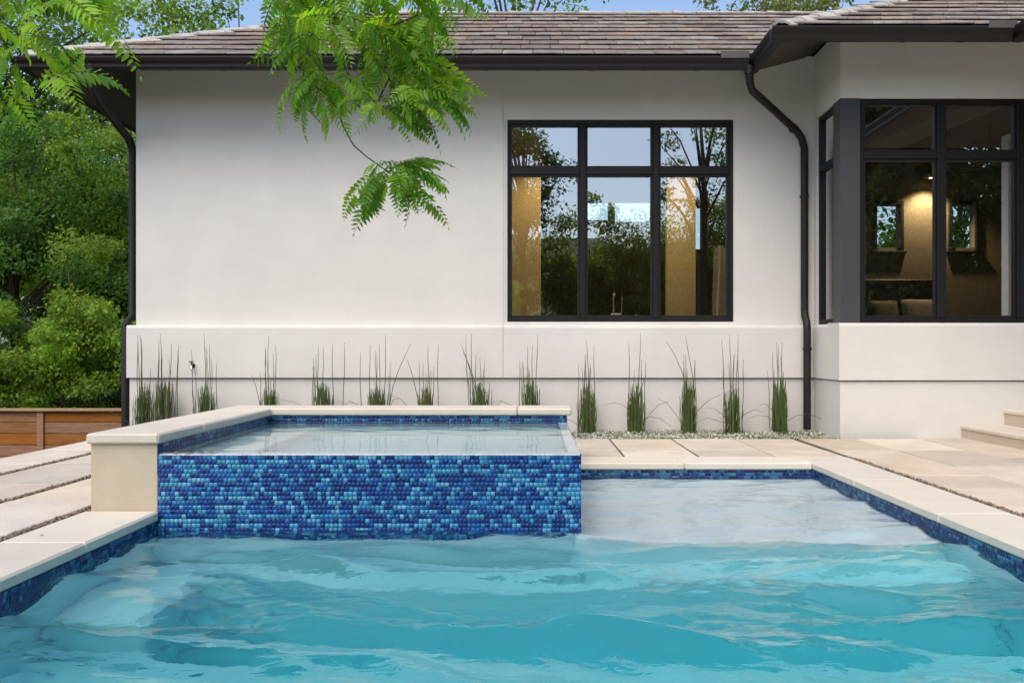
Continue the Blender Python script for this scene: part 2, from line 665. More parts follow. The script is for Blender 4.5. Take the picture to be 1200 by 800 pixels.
# outer body as boxes (walls 0.3 thick, floor)
pool.box(X0 - .40, X0, YN - .4, SY0 + .1, zb - .2, ZC - .001)
pool.box(X1, X1 + .40, YN - .4, 8.59, zb - .2, ZC - .001)
pool.box(X0, X1, YN - .4, YN, zb - .2, ZC - .001)
pool.box(SX - .05, X1, 8.17, 8.59, zb - .2, ZC - .001)
pool.box(X0, X1, YN, 4.35, zb - .2, -.93)
pool.add([(X0, 4.35, -.93), (X1, 4.35, -.93), (X1, 5.25, -1.62), (X0, 5.25, -1.62)], [(0, 1, 2, 3)])
pool = pool.build('pool', 'plaster')
tag(pool, kind='structure')
box('tanning_ledge', 'plaster', pool, SX - .05, X1, 5.56, 8.17, zb, LEDGE, 0.03)
box('pool_step', 'plaster', pool, X0, X1, 5.18, 5.56, zb, STEP, 0.03)
box('pool_bench', 'plaster', pool, X0, X0 + .5, 4.5, 5.18, zb, STEP + .04, 0.04)

# coping slabs
def slab(name, x0, x1, y0, y1, z0, z1, parent, m='limestone', b=0.012):
    return box(name, m, parent, x0 + .0015, x1 - .0015, y0 + .0015, y1 - .0015, z0, z1, b)


ys = [YN - CW, -1.6, -.3, .95, 2.2, 3.5, 4.78, SY0]
for a, b_ in zip(ys[:-1], ys[1:]):
    slab('coping_slab', X0 - CW, X0 + .01, a, b_, ZC, 0.004, pool)
ys = [YN - CW, -1.0, .3, 1.6, 2.95, 4.3, 5.62, 7.1, 8.62]
for a, b_ in zip(ys[:-1], ys[1:]):
    slab('coping_slab', X1 - .01, X1 + CW, a, b_, ZC, 0.004, pool)
for a, b_ in zip((SX + .002, 1.34), (1.34, X1 - .01)):
    slab('coping_slab', a, b_, 8.15, 8.62, ZC, 0.004, pool)
for a, b_ in zip((X0 + .01, -1.1, .1, 1.3), (-1.1, .1, 1.3, X1 - .01)):
    slab('coping_slab', a, b_, YN - CW, YN + .01, ZC, 0.004, pool)

# ------------------------------------------------------------------ mosaics
PAL = np.array([(0.003, 0.030, 0.17), (0.004, 0.042, 0.21), (0.006, 0.065, 0.28), (0.010, 0.11, 0.37), (0.025, 0.20, 0.45),
                (0.075, 0.33, 0.56), (0.05, 0.31, 0.47), (0.13, 0.42, 0.60)])
PW = np.array([.17, .16, .14, .12, .13, .13, .10, .05])


def mosaic(name, parent, origin, u, vdir, nrm, width, height, pitch=0.0276, dark=1.0, gap=0.0034, thick=0.0007):
    """tiles on the rectangle origin + a*u + b*vdir, each its own low pillow with recessed joint"""
    u, vdir, nrm = (np.array(q, float) for q in (u, vdir, nrm))
    nr = int(round(height / pitch))
    ph = height / nr
    V, col = [], []
    for r_ in range(nr):
        offx = rng.uniform(0, 1) * pitch
        nx = int(width / pitch) + 2
        c = PAL[rng.choice(len(PAL), nx, p=PW)]
        # short runs of the same glass
        for k in range(1, nx):
            if rng.random() < 0.25:
                c[k] = c[k - 1]
        c = c * rng.uniform(.85, 1.15, (nx, 1)) * dark
        for k in range(nx):
            a0 = max(0.001, k * pitch - offx + gap / 2)
            a1 = min(width - 0.001, (k + 1) * pitch - offx - gap / 2)
            if a1 - a0 < 0.004:
                continue
            b0, b1 = r_ * ph + gap / 2, (r_ + 1) * ph - gap / 2
            e = 0.0003
            tl = rng.normal(0, 0.00012, 4)
            base = [(a0, b0, 0), (a1, b0, 0), (a1, b1, 0), (a0, b1, 0)]
            top = [(a0 + e, b0 + e, thick + tl[0]), (a1 - e, b0 + e, thick + tl[1]), (a1 - e, b1 - e, thick + tl[2]), (a0 + e, b1 - e, thick + tl[3])]
            o_ = np.array(origin, float)
            V.append([o_ + u * p[0] + vdir * p[1] + nrm * p[2] for p in base + top])
            col.append(c[k])
    V, col = np.array(V), np.array(col)
    fp = [(4, 5, 6, 7), (0, 1, 5, 4), (1, 2, 6, 5), (2, 3, 7, 6), (3, 0, 4, 7)]
    ob = quads_obj(name, V, 'mosaic', parent, cols=col, nper=8, faces_per=fp, kind='stuff')
    return ob


# waterline band of the pool (grout bed + tiles, coping shade in their colour)
BH = 0.165
box('tile_bed', 'spa_grout', pool, X0 - .01, X0 + .0006, YN, SY0 + .05, ZC - BH, ZC - .001, 0)
mosaic('waterline_tiles', pool, (X0 + .0006, 1.0, ZC - BH), (0, 1, 0), (0, 0, 1), (1, 0, 0), SY0 - 1.0, BH, dark=.55)
box('tile_bed', 'spa_grout', pool, X1 - .0006, X1 + .01, YN, 8.17, ZC - BH, ZC - .001, 0)
mosaic('waterline_tiles', pool, (X1 - .0006, 1.0, ZC - BH), (0, 1, 0), (0, 0, 1), (-1, 0, 0), 8.17 - 1.0, BH, dark=.55)
box('tile_bed', 'spa_grout', pool, SX, X1, 8.17 - .0006, 8.18, ZC - BH, ZC - .001, 0)
mosaic('waterline_tiles', pool, (SX, 8.17 - .0006, ZC - BH), (1, 0, 0), (0, 0, 1), (0, -1, 0), X1 - SX, BH, dark=.55)

# ------------------------------------------------------------------ raised spa
spa = empty('raised_spa', (-1.0, 7.0, 0))
tag(spa, 'raised square spa faced in blue glass mosaic with pale limestone coping', 'spa')
# left limestone wall, back wall
box('side_wall', 'limestone_wall', spa, -2.745, X0 + .002, SY0 + .004, 8.60, -.5, SZ - .064, 0.006)
box('back_wall', 'limestone_wall', spa, X0 + .002, SX, SY1 + .003, 8.60, -1.0, SZ - .064, 0.006)
SEDGE = SWL - 0.012
fw = MB()
fw.box(X0 + .003, SX - .010, SY0 + .010, SY0 + .08, -1.60, SEDGE, 0.003)
fw.box(SX - .08, SX - .010, SY0 + .08, SY1 + .003, -1.60, SEDGE, 0.003)
fw.build('weir_wall', 'plaster', spa)
box('tile_bed', 'spa_grout', spa, X0 + .003, SX - .004, SY0 + .004, SY0 + .0098, WL - .15, SEDGE - .001, 0)
box('tile_bed', 'spa_grout', spa, SX - .0098, SX - .004, SY0 + .0099, SY1 + .002, WL - .15, SEDGE - .001, 0)
mosaic('mosaic_facing', spa, (X0 + .002, SY0 + .004, WL - .14), (1, 0, 0), (0, 0, 1), (0, -1, 0), SX - X0 - .004, SEDGE - WL + .14)
mosaic('mosaic_facing', spa, (SX - .004, SY0 + .004, WL - .14), (0, 1, 0), (0, 0, 1), (1, 0, 0), SY1 - SY0 - .01, SEDGE - WL + .14)
# inside tile band at the back and left, coping shade painted in; plaster shell
ib = 0.19
box('tile_bed', 'spa_grout', spa, X0 + .0036, SX - .001, SY1 + .0015, SY1 + .012, SZ - .065 - ib, SZ - .0645, 0)
box('tile_bed', 'spa_grout', spa, X0 - .005, X0 + .0032, SY0 + .006, SY1 + .0014, SZ - .065 - ib, SZ - .0645, 0)
mosaic('inner_tiles', spa, (X0 + .006, SY1 + .0015, SZ - .065 - ib), (1, 0, 0), (0, 0, 1), (0, -1, 0), SX - X0 - .01, ib, dark=.6)
mosaic('inner_tiles', spa, (X0 + .0032, SY0 + .08, SZ - .065 - ib), (0, 1, 0), (0, 0, 1), (1, 0, 0), SY1 - SY0 - .08, ib, dark=.6)
sh = MB()
sh.box(X0 + .0035, SX - .081, SY0 + .081, SY1 + .002, -.60, -.45)
sh.box(X0 + .0035, SX - .081, SY1 - .45, SY1 - .001, -.45, -.02, .02)
sh.box(X0 + .0035, X0 + .45, SY0 + .081, SY1 - .45, -.45, -.02, .02)
sh.build('spa_seat', 'plaster', spa)
box('plaster_lining', 'plaster', spa, X0 + .0035, SX - .0812, SY0 + .0802, SY0 + .095, -.45, SEDGE - .03, 0)
# coping
for a, b_ in zip((SY0 - .025, 6.48), (6.48, 8.15)):
    slab('coping_slab', -2.765, X0 + .018, a, b_, SZ - .064, SZ, spa)
slab('coping_slab', -2.765, -.14, 8.15, 8.62, SZ - .064, SZ, spa)
slab('coping_slab', -.14, SX + .042, 8.15, 8.62, SZ - .064, SZ, spa, b=0.014)

# ------------------------------------------------------------------ water
def wave_field(seed, n, lmin, lmax, amp, spread=.75):
    r_ = random.Random(seed)
    comps = []
    for i in range(n):
        lam = math.exp(r_.uniform(math.log(lmin), math.log(lmax)))
        th = r_.gauss(math.pi / 2, spread)
        k = 2 * math.pi / lam
        comps.append((k * math.cos(th), k * math.sin(th), amp * lam * r_.uniform(.5, 1.2), r_.uniform(0, 6.28)))
    return comps


def water_body(name, m, xs, ys, hfun, inside, depth, parent=None):
    nx, ny = len(xs), len(ys)
    Xg, Yg = np.meshgrid(xs, ys, indexing='ij')
    H = hfun(Xg, Yg)
    top = np.stack([Xg, Yg, H], -1).reshape(-1, 3)
    bot = np.stack([Xg, Yg, np.full_like(H, depth)], -1).reshape(-1, 3)
    n = nx * ny
    ok = np.zeros((nx - 1, ny - 1), bool)
    xc, yc = (xs[1:] + xs[:-1]) / 2, (ys[1:] + ys[:-1]) / 2
    for i in range(nx - 1):
        ok[i] = inside(xc[i], yc)
    I, J = np.nonzero(ok)
    a = I * ny + J
    q = np.stack([a, a + ny, a + ny + 1, a + 1], 1)
    faces = [q, q[:, ::-1] + n]
    pad = np.pad(ok, 1)
    for (di, dj, e) in ((-1, 0, (0, 1)), (1, 0, (2, 3)), (0, -1, (1, 0)), (0, 1, (3, 2))):
        nb = pad[1 + I + di, 1 + J + dj]
        bq = q[~nb]
        if di == -1:
            p0, p1 = bq[:, 0], bq[:, 3]
        elif di == 1:
            p0, p1 = bq[:, 2], bq[:, 1]
        elif dj == -1:
            p0, p1 = bq[:, 1], bq[:, 0]
        else:
            p0, p1 = bq[:, 3], bq[:, 2]
        faces.append(np.stack([p0, p1, p1 + n, p0 + n], 1))
    fs = np.concatenate(faces)
    used = np.unique(fs)
    remap = np.full(2 * n, -1)
    remap[used] = np.arange(len(used))
    V = np.concatenate([top, bot])[used]
    me = bpy.data.meshes.new(name)
    me.vertices.add(len(V))
    me.vertices.foreach_set('co', V.ravel())
    ff = remap[fs].astype(np.int32)
    me.loops.add(ff.size)
    me.loops.foreach_set('vertex_index', ff.ravel())
    me.polygons.add(len(ff))
    me.polygons.foreach_set('loop_start', (np.arange(len(ff)) * 4).astype(np.int32))
    me.polygons.foreach_set('use_smooth', [True] * len(ff))
    me.update(calc_edges=True)
    me.validate()
    import bmesh as _bm
    bmm = _bm.new()
    bmm.from_mesh(me)
    _bm.ops.recalc_face_normals(bmm, faces=bmm.faces)
    bmm.to_mesh(me)
    bmm.free()
    me.set_sharp_from_angle(angle=R(50))
    me.materials.append(MATS[m])
    o = bpy.data.objects.new(name, me)
    C.objects.link(o)
    o.parent = parent
    return o


W1 = wave_field(11, 28, 0.26, 0.95, 0.0092, .42)
W2 = wave_field(12, 46, 0.07, 0.24, 0.0050, .8)


def pool_h(X, Y):
    e = 0.40 + 0.60 * np.clip((6.0 - Y) / 0.9, 0, 1)
    # swell wanders so that the crests are not straight
    xw = X + .16 * np.sin(1.7 * Y + .6) + .10 * np.sin(3.1 * X + 2.2 * Y)
    yw = Y + .14 * np.sin(1.3 * X + 1.1) + .09 * np.sin(2.9 * Y - 1.9 * X)
    h = np.zeros_like(X)
    for kx, ky, a, p in W1:
        h += a * np.sin(kx * xw + ky * yw + p)
    f = np.zeros_like(X)
    for kx, ky, a, p in W2:
        f += a * np.sin(kx * xw + ky * yw + p)
    patch = .55 + .45 * np.sin(1.9 * X + .7 * np.sin(2.3 * Y)) * np.sin(1.5 * Y + 1.0 + .8 * np.sin(1.4 * X))
    h = h * 1.0 + f * (0.35 + .65 * patch)
    h = h + 6.0 * np.clip(h, 0, None) ** 2           # crests a little sharper than troughs
    return WL + h * e


ysw = np.concatenate([np.linspace(YN - .01, 2.6, 90), np.linspace(2.6, SY0 + .012, 190)[1:], np.linspace(SY0 + .012, 8.18, 110)[1:]])
xl = np.linspace(X0 - .01, SX - .01, 180)
xr = np.linspace(SX - .01, X1 + .01, 150)[1:]
xsw = np.concatenate([xl, xr])
pw = water_body('pool_water', 'pool_water', xsw, ysw, pool_h,
                lambda x, y: (y < SY0 + .012) | (x > SX - .01), zb - .05)
tag(pw, kind='structure')
W3 = wave_field(21, 24, 0.15, 0.8, 0.0006)


def spa_h(X, Y):
    h = np.zeros_like(X)
    for kx, ky, a, p in W3:
        h += a * np.sin(kx * X + ky * Y + p)
    edge = np.minimum(np.clip((Y - SY0 - .001) / .012, 0, 1), np.clip((SX - .001 - X) / .012, 0, 1))
    return SWL + h * edge - .009 * (1 - edge) ** 2


xs_ = np.concatenate([np.linspace(X0 + .001, SX - .016, 130), np.linspace(SX - .016, SX - .001, 6)[1:]])
ys_ = np.concatenate([np.linspace(SY0 + .001, SY0 + .016, 6), np.linspace(SY0 + .016, SY1 + .004, 130)[1:]])


def spa_depth_body():
    return water_body('spa_water', 'spa_water', xs_, ys_, spa_h, lambda x, y: y > -99, SEDGE - .006)


# the sheet over the weir and the body of the spa are one closed volume: bottom sits below the seat inside, so use two-level bottom
def spa_body():
    o = water_body('spa_water', 'spa_water', xs_, ys_, spa_h, lambda x, y: y > -99, -.5)
    me = o.data
    n = len(me.vertices)
    co = np.zeros(n * 3)
    me.vertices.foreach_get('co', co)
    co = co.reshape(-1, 3)
    low = co[:, 2] < 0
    onw = (co[:, 1] < SY0 + .086) | (co[:, 0] > SX - .086)
    co[low & onw, 2] = SEDGE - .004
    me.vertices.foreach_set('co', co.ravel())
    me.update()
    return o


tag(spa_body(), kind='structure')

# ------------------------------------------------------------------ house
house = empty('house', (0, 12.0, 0))
tag(house, 'white stucco house with brown tiled hip roof and black framed windows', 'house')

# --- facade with a hole for the window
WX0, WX1, WZ0, WZ1 = -.354, 2.522, 1.354, 3.90


def wall_with_holes(name, m, parent, axis, u0, u1, z0, z1, d0, d1, holes):
    """wall slab between depths d0..d1 along axis ('x' runs along X, 'y' along Y) with rectangular holes (ua,ub,za,zb)"""
    us = sorted({u0, u1, *[h[0] for h in holes], *[h[1] for h in holes]})
    zs = sorted({z0, z1, *[h[2] for h in holes], *[h[3] for h in holes]})
    vs, fs, idx = [], [], {}

    def vert(u, d, z):
        k = (round(u, 5), round(d, 5), round(z, 5))
        if k not in idx:
            idx[k] = len(vs)
            vs.append((u, d, z) if axis == 'x' else (d, u, z))
        return idx[k]

    def solid(i, j):
        if i < 0 or j < 0 or i >= len(us) - 1 or j >= len(zs) - 1:
            return False
        uc, zc = (us[i] + us[i + 1]) / 2, (zs[j] + zs[j + 1]) / 2
        return not any(h[0] < uc < h[1] and h[2] < zc < h[3] for h in holes)
    for i in range(len(us) - 1):
        for j in range(len(zs) - 1):
            if not solid(i, j):
                continue
            a, b_, c, d = us[i], us[i + 1], zs[j], zs[j + 1]
            fs.append((vert(a, d0, c), vert(b_, d0, c), vert(b_, d0, d), vert(a, d0, d)))
            fs.append((vert(a, d1, c), vert(a, d1, d), vert(b_, d1, d), vert(b_, d1, c)))
            if not solid(i - 1, j):
                fs.append((vert(a, d0, c), vert(a, d0, d), vert(a, d1, d), vert(a, d1, c)))
            if not solid(i + 1, j):
                fs.append((vert(b_, d0, c), vert(b_, d1, c), vert(b_, d1, d), vert(b_, d0, d)))
            if not solid(i, j - 1):
                fs.append((vert(a, d0, c), vert(a, d1, c), vert(b_, d1, c), vert(b_, d0, c)))
            if not solid(i, j + 1):
                fs.append((vert(a, d0, d), vert(b_, d0, d), vert(b_, d1, d), vert(a, d1, d)))
    return MB().add(vs, fs).build(name, m, parent)


# control joints cut the stucco at X = -.375: two panels with a 6 mm gap
JX = -.378
wall_with_holes('wall', 'stucco', house, 'x', XL, JX - .003, 1.25, WZ, DB, DB + .22, [])
wall_with_holes('wall', 'stucco', house, 'x', JX + .003, XW + .1, 1.25, WZ, DB, DB + .22, [(WX0, WX1, WZ0, WZ1)])
box('joint_backing', 'stucco', house, JX - .05, JX + .05, DB + .012, DB + .20, 1.25, WZ, 0)


def ledge_prof():
    return [(0, ZG), (0, ZL - .035), (.012, ZL - .010), (.035, ZL), (.40, ZL + .01), (.40, ZG)]


MB().extrude([(a, b_) for a, b_ in ledge_prof()], (XL - .075, DL, 0), (JX - .002, DL, 0), (0, 1, 0), (0, 0, 1)).build('ledge', 'stucco', house)
MB().extrude([(a, b_) for a, b_ in ledge_prof()], (JX + .002, DL, 0), (XW - .035, DL, 0), (0, 1, 0), (0, 0, 1)).build('ledge', 'stucco', house)
box('base_wall', 'stucco', house, XL - .05, XW + .1, DG, DB + .2, GZ - .05, ZG - .012, .003)
box('side_wall', 'stucco', house, XL + .001, XL + .22, DB + .221, 17.5, GZ, WZ - .01, 0)
box('side_ledge', 'stucco', house, XL - .072, XL + .1, DL + .401, 17.5, ZG, ZL, .01)
# rear wall with two clerestories and a garden window
RB = 17.4
wall_with_holes('rear_wall', 'beige_wall', house, 'x', XL + .22, XW + .1, .2, WZ - .01, RB, RB + .2,
                [(.95, 1.42, 3.45, 3.80), (1.54, 2.22, 3.42, 3.80), (2.92, 3.18, 2.9, 3.7)])

# --- main window
win = empty('window', ((WX0 + WX1) / 2, DB + .05, WZ0), house)
FW = .055
fy0, fy1 = DB + .03, DB + .11


def frame_bar(parent, x0, x1, z0, z1, y0=fy0, y1=fy1, name='frame', b=.005):
    return box(name, 'black_frame', parent, x0, x1, y0, y1, z0, z1, b)


MX = (.623, 1.547)
TZ = 3.255
frame_bar(win, WX0, WX0 + FW, WZ0 + FW, WZ1 - FW)
frame_bar(win, WX1 - FW, WX1, WZ0 + FW, WZ1 - FW)
frame_bar(win, WX0, WX1, WZ0, WZ0 + FW)
frame_bar(win, WX0, WX1, WZ1 - FW, WZ1)
for x in MX:
    frame_bar(win, x - .036, x + .036, WZ0 + FW, WZ1 - FW, fy0 - .012, fy1, 'mullion')
xe = [WX0 + FW, MX[0] - .036, MX[0] + .036, MX[1] - .036, MX[1] + .036, WX1 - FW]
for i in range(3):
    a, b_ = xe[2 * i], xe[2 * i + 1]
    frame_bar(win, a, b_, TZ - .04, TZ + .04, fy0 - .006, fy1, 'transom')
    for (c, d) in ((WZ0 + FW, TZ - .04), (TZ + .04, WZ1 - FW)):
        sash = MB()
        s_ = .028
        sash.box(a, a + s_, fy0 + .012, fy1 - .01, c, d, .003).box(b_ - s_, b_, fy0 + .012, fy1 - .01, c, d, .003)
        sash.box(a + s_, b_ - s_, fy0 + .012, fy1 - .01, c, c + s_, .003).box(a + s_, b_ - s_, fy0 + .012, fy1 - .01, d - s_, d, .003)
        sash.build('sash', 'black_frame', win)
        ti = rnd.uniform(-.0012, .0012)
        yg = fy0 + .045
        MB().add([(a + s_, yg + ti, c + s_), (b_ - s_, yg - ti, c + s_), (b_ - s_, yg - ti + .001, d - s_), (a + s_, yg + ti + .001, d - s_)],
                 [(0, 1, 2, 3)]).build('pane', 'glass', win)

# --- right wing
WXR = 6.10
PW_ = .23
# head wall above windows (front and return)
wall_with_holes('wing_wall', 'stucco', house, 'x', XW, WXR + .3, 3.895, WZ, DW, DW + .22, [])
box('wing_return_wall', 'stucco', house, XW + .0005, XW + .22, DW + .2205, DB + .3, 3.895, WZ, 0)
# ledge and base of the wing
MB().extrude(ledge_prof(), (XW - .04, DW - .09, 0), (WXR + .3, DW - .09, 0), (0, 1, 0), (0, 0, 1)).build('wing_ledge', 'stucco', house)
MB().extrude([(a, b_) for a, b_ in ledge_prof()], (XW - .04, DW + .311, 0), (XW - .04, DL + .05, 0), (1, 0, 0), (0, 0, 1)).build('wing_ledge', 'stucco', house)
box('wing_base_wall', 'stucco', house, XW - .02, WXR + .3, DW - .06, DW + .3, GZ, ZG - .012, .004)
box('wing_base_wall', 'stucco', house, XW - .02, XW + .3, DW + .3005, DL + .3, GZ, ZG - .012, .004)
box('wing_side_jamb', 'stucco', house, XW + .002, XW + .2, DB - .10, DB + .3, ZL, 3.894, 0)
# corner window: pier, side window, front window
cw = empty('window', (4.8, DW, 1.32), house)
box('corner_pier', 'pier_metal', cw, XW + .004, XW + PW_, DW + .004, DW + .26, ZL + .004, 3.893, .004)
wy0, wy1 = DW + .03, DW + .11
zt, zb_ = 3.893, ZL + .012


def vbar(parent, x0, x1, y0, y1, z0, z1, name='frame'):
    return box(name, 'black_frame', parent, x0, x1, y0, y1, z0, z1, .004)


x_a, x_b = XW + PW_, WXR
vbar(cw, x_a, x_a + .05, wy0, wy1, zb_ + .05, zt - .05)
vbar(cw, x_a, x_b, wy0, wy1, zb_, zb_ + .05)
vbar(cw, x_a, x_b, wy0, wy1, zt - .05, zt)
vbar(cw, x_b - .05, x_b, wy0, wy1, zb_ + .05, zt - .05)
TW = 3.245
mx_ = (4.70, 5.62)
for x in mx_:
    vbar(cw, x - .045, x + .045, wy0 - .012, wy1, zb_ + .05, zt - .05, 'mullion')
xe = [x_a + .05, mx_[0] - .045, mx_[0] + .045, mx_[1] - .045, mx_[1] + .045, x_b - .05]
for i in range(3):
    a, b_ = xe[2 * i], xe[2 * i + 1]
    vbar(cw, a, b_, wy0 - .006, wy1, TW - .04, TW + .04, 'transom')
    for (c, d) in ((zb_ + .05, TW - .04), (TW + .04, zt - .05)):
        s_ = .025
        sash = MB()
        sash.box(a, a + s_, wy0 + .012, wy1 - .01, c, d, .003).box(b_ - s_, b_, wy0 + .012, wy1 - .01, c, d, .003)
        sash.box(a + s_, b_ - s_, wy0 + .012, wy1 - .01, c, c + s_, .003).box(a + s_, b_ - s_, wy0 + .012, wy1 - .01, d - s_, d, .003)
        sash.build('sash', 'black_frame', cw)
        yg = wy0 + .045
        MB().add([(a + s_, yg, c + s_), (b_ - s_, yg, c + s_), (b_ - s_, yg + .001, d - s_), (a + s_, yg + .001, d - s_)],
                 [(0, 1, 2, 3)]).build('pane', 'glass', cw)
# side window in the return
sx0, sx1 = XW + .03, XW + .11
ya, yb = DW + .26, DB - .10
vbar(cw, sx0, sx1, ya, ya + .05, zb_ + .05, zt - .05)
vbar(cw, sx0, sx1, yb - .05, yb, zb_ + .05, zt - .05)
vbar(cw, sx0, sx1, ya, yb, zb_, zb_ + .05)
vbar(cw, sx0, sx1, ya, yb, zt - .05, zt)
vbar(cw, sx0 - .006, sx1, ya + .05, yb - .05, TW - .04, TW + .04, 'transom')
for (c, d) in ((zb_ + .05, TW - .04), (TW + .04, zt - .05)):
    MB().add([(sx0 + .04, ya + .05, c), (sx0 + .04, yb - .05, c), (sx0 + .04, yb - .05, d), (sx0 + .04, ya + .05, d)], [(0, 1, 2, 3)]).build('pane', 'glass', cw)

# covered porch that runs towards the camera, beyond the right edge of the picture
wall_with_holes('wing_wall', 'stucco', house, 'x', WXR + .301, 10.5, GZ, 3.894, DW + .001, DW + .22, [(7.6, 8.6, .49, 2.9)])
box('wing_wall', 'stucco', house, WXR + .301, 10.5, DW, DW + .22, 3.8945, WZ, 0)
box('wing_side_wall', 'stucco', house, 10.3, 10.5, DW + .221, 15.7, GZ, WZ, 0)
dr = box('door', 'wood_door', house, 7.605, 8.595, DW + .06, DW + .11, .495, 2.895, .006)
MB().tube([(7.75, DW + .06, 1.45), (7.75, DW + .0, 1.45), (7.87, DW + .0, 1.45)], .012).build('handle', 'brass', dr)
box('porch_floor', 'limestone', house, WXR + .302, 10.8, 7.0, DW - .062, GZ, .489, .01)
for x in (7.32, 10.5):
    box('porch_post', 'stucco', house, x - .11, x + .11, 7.15, 7.37, .4895, 4.6, .01)

# --- roof
roof = empty('roof', (-1.65, ED, EZ), house)
ang = math.atan(SL)


def slope_tile_mesh(w_, l_, t_):
    me = MB().box(0, w_, 0, l_, 0, t_, .007)
    return me


TWD, TEX = .36, .385                 # tile width, exposure along the slope
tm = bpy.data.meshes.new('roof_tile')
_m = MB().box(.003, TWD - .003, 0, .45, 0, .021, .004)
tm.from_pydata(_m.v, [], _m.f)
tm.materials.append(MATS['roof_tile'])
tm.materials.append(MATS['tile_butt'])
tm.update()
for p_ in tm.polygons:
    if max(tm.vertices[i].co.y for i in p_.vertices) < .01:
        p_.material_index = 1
rr = random.Random(9)


def lay_course(parent, k, xl_, xr_, y_eave):
    """one course of tiles on a slope facing -Y; k-th from the eave"""
    s = k * TEX
    off = (k % 2) * TWD * .5 + rr.uniform(-.05, .05)
    n0 = math.floor((xl_ - off) / TWD)
    x = off + n0 * TWD
    po = offset_of(parent)
    while x < xr_:
        a, b_ = max(x, xl_), min(x + TWD, xr_)
        if b_ - a > .05:
            o = bpy.data.objects.new('roof_tile', tm)
            C.objects.link(o)
            o.parent = parent
            ss = s + rr.uniform(-.006, .006)
            y = y_eave + ss * math.cos(ang) - .05
            z = EZ + ss * math.sin(ang) + .044 + rr.uniform(-.002, .004)
            o.location = Vector((a, y, z)) - po
            o.rotation_euler = (ang - R(4.75) + rr.uniform(-.004, .004), rr.uniform(-.007, .007), 0)
            o.scale = ((b_ - a) / TWD, 1, 1)
        x += TWD


RT = 3.71                                    # plan run eave -> ridge
ncourse = int(RT / math.cos(ang) / TEX) + 1
for k in range(ncourse):
    run = k * TEX * math.cos(ang)
    lay_course(roof, k, EX + run - .02, WEX + run + .10, ED)
# roof body under the tiles (hip solid)
ZR = EZ + SL * RT
yr = ED + RT
rb = MB()
vs = [(EX, ED, EZ), (WEX, ED, EZ), (WEX + RT, yr, ZR), (EX + RT, yr, ZR), (6.0, ED + 2 * RT, EZ), (EX, ED + 2 * RT, EZ)]
rb.add(vs, [(0, 1, 2, 3), (3, 2, 4, 5), (5, 0, 3)])
rb.build('roof_deck', 'roof_under', roof)

wroof = empty('roof', (5.0, WED, EZ), house)
WRR = 11.2
wr = (WRR - WEX) / 2
for k in range(7):
    run = k * TEX * math.cos(ang)
    lay_course(wroof, k, WEX + run - .02, 5.2 + run + .05, WED)
wz = EZ + SL * wr
vs = [(WEX, WED, EZ), (WRR, WED, EZ), (WRR, 17.6, EZ), (WEX, 17.6, EZ), (WEX + wr, WED + wr, wz), (WEX + wr, 17.6 - wr + .6, wz),
      (WEX, WED, EZ - .06), (WRR, WED, EZ - .06), (WRR, 17.6, EZ - .06), (WEX, 17.6, EZ - .06)]
MB().add(vs, [(0, 1, 4), (1, 2, 5, 4), (2, 3, 5), (3, 0, 4, 5)]).build('roof_deck', 'roof_under', wroof)
# roof over the part of the wing that comes towards the camera
vs = [(5.2, 6.4, EZ), (WRR, 6.4, EZ), (WRR, WED - .002, EZ), (5.2, WED - .002, EZ), (8.2, 9.4, EZ + 1.5), (8.2, WED - .002, EZ + 1.5),
      (5.2, 6.4, EZ - .06), (WRR, 6.4, EZ - .06), (WRR, WED - .002, EZ - .06), (5.2, WED - .002, EZ - .06)]
MB().add(vs, [(0, 1, 4), (1, 2, 5, 4), (2, 3, 5), (3, 0, 4, 5), (6, 9, 8, 7), (0, 6, 7, 1), (1, 7, 8, 2), (2, 8, 9, 3), (3, 9, 6, 0)]).build('roof_deck', 'roof_tile', wroof)

# hip and ridge caps: one bent tile mesh
hm = bpy.data.meshes.new('hip_tile')
prof = [(-.15, -.075), (-.075, -.012), (0, .012), (.075, -.012), (.15, -.075)]
vs = []
for y in (0, .46):
    for (a, b_) in prof:
        vs.append((a * (1 if y == 0 else .9), y, b_ + .03))
    for (a, b_) in prof:
        vs.append((a * (1 if y == 0 else .9), y, b_))
fs = []
for i in range(4):
    fs += [(i, i + 1, 11 + i, 10 + i), (5 + i, 15 + i, 16 + i, 6 + i), (i, 5 + i, 6 + i, i + 1), (10 + i, 11 + i, 16 + i, 15 + i)]
fs += [(0, 10, 15, 5), (4, 9, 19, 14)]
hm.from_pydata(vs, [], fs)
hm.materials.append(MATS['hip_tile'])
hm.update()


def caps(parent, p0, p1, step=.37, name='hip_tile'):
    p0, p1 = Vector(p0), Vector(p1)
    d = (p1 - p0)
    n = int(d.length / step)
    d.normalize()
    po = offset_of(parent)
    q = d.to_track_quat('Y', 'Z')
    for i in range(n + 1):
        o = bpy.data.objects.new(name, hm)
        C.objects.link(o)
        o.parent = parent
        o.rotation_mode = 'QUATERNION'
        o.rotation_quaternion = q @ Euler((-R(2.5) + rr.uniform(-.01, .01), rr.uniform(-.02, .02), rr.uniform(-.012, .012))).to_quaternion()
        o.location = p0 + d * (i * step) + Vector((0, 0, .045)) - po


caps(roof, (EX - .03, ED - .03, EZ + .01), (EX + RT, yr, ZR))
caps(roof, (EX + RT, yr, ZR - .01), (5.0, yr, ZR - .01), name='ridge_tile')
caps(wroof, (WEX - .03, WED - .03, EZ + .01), (WEX + 3.3, WED + 3.3, EZ + 1.65))

# gutters
GP = [(0, 0), (0, -.128), (.075, -.128), (.088, -.110), (.092, -.075), (.118, -.045), (.130, -.012), (.130, .006), (.118, .006), (.116, -.02)]


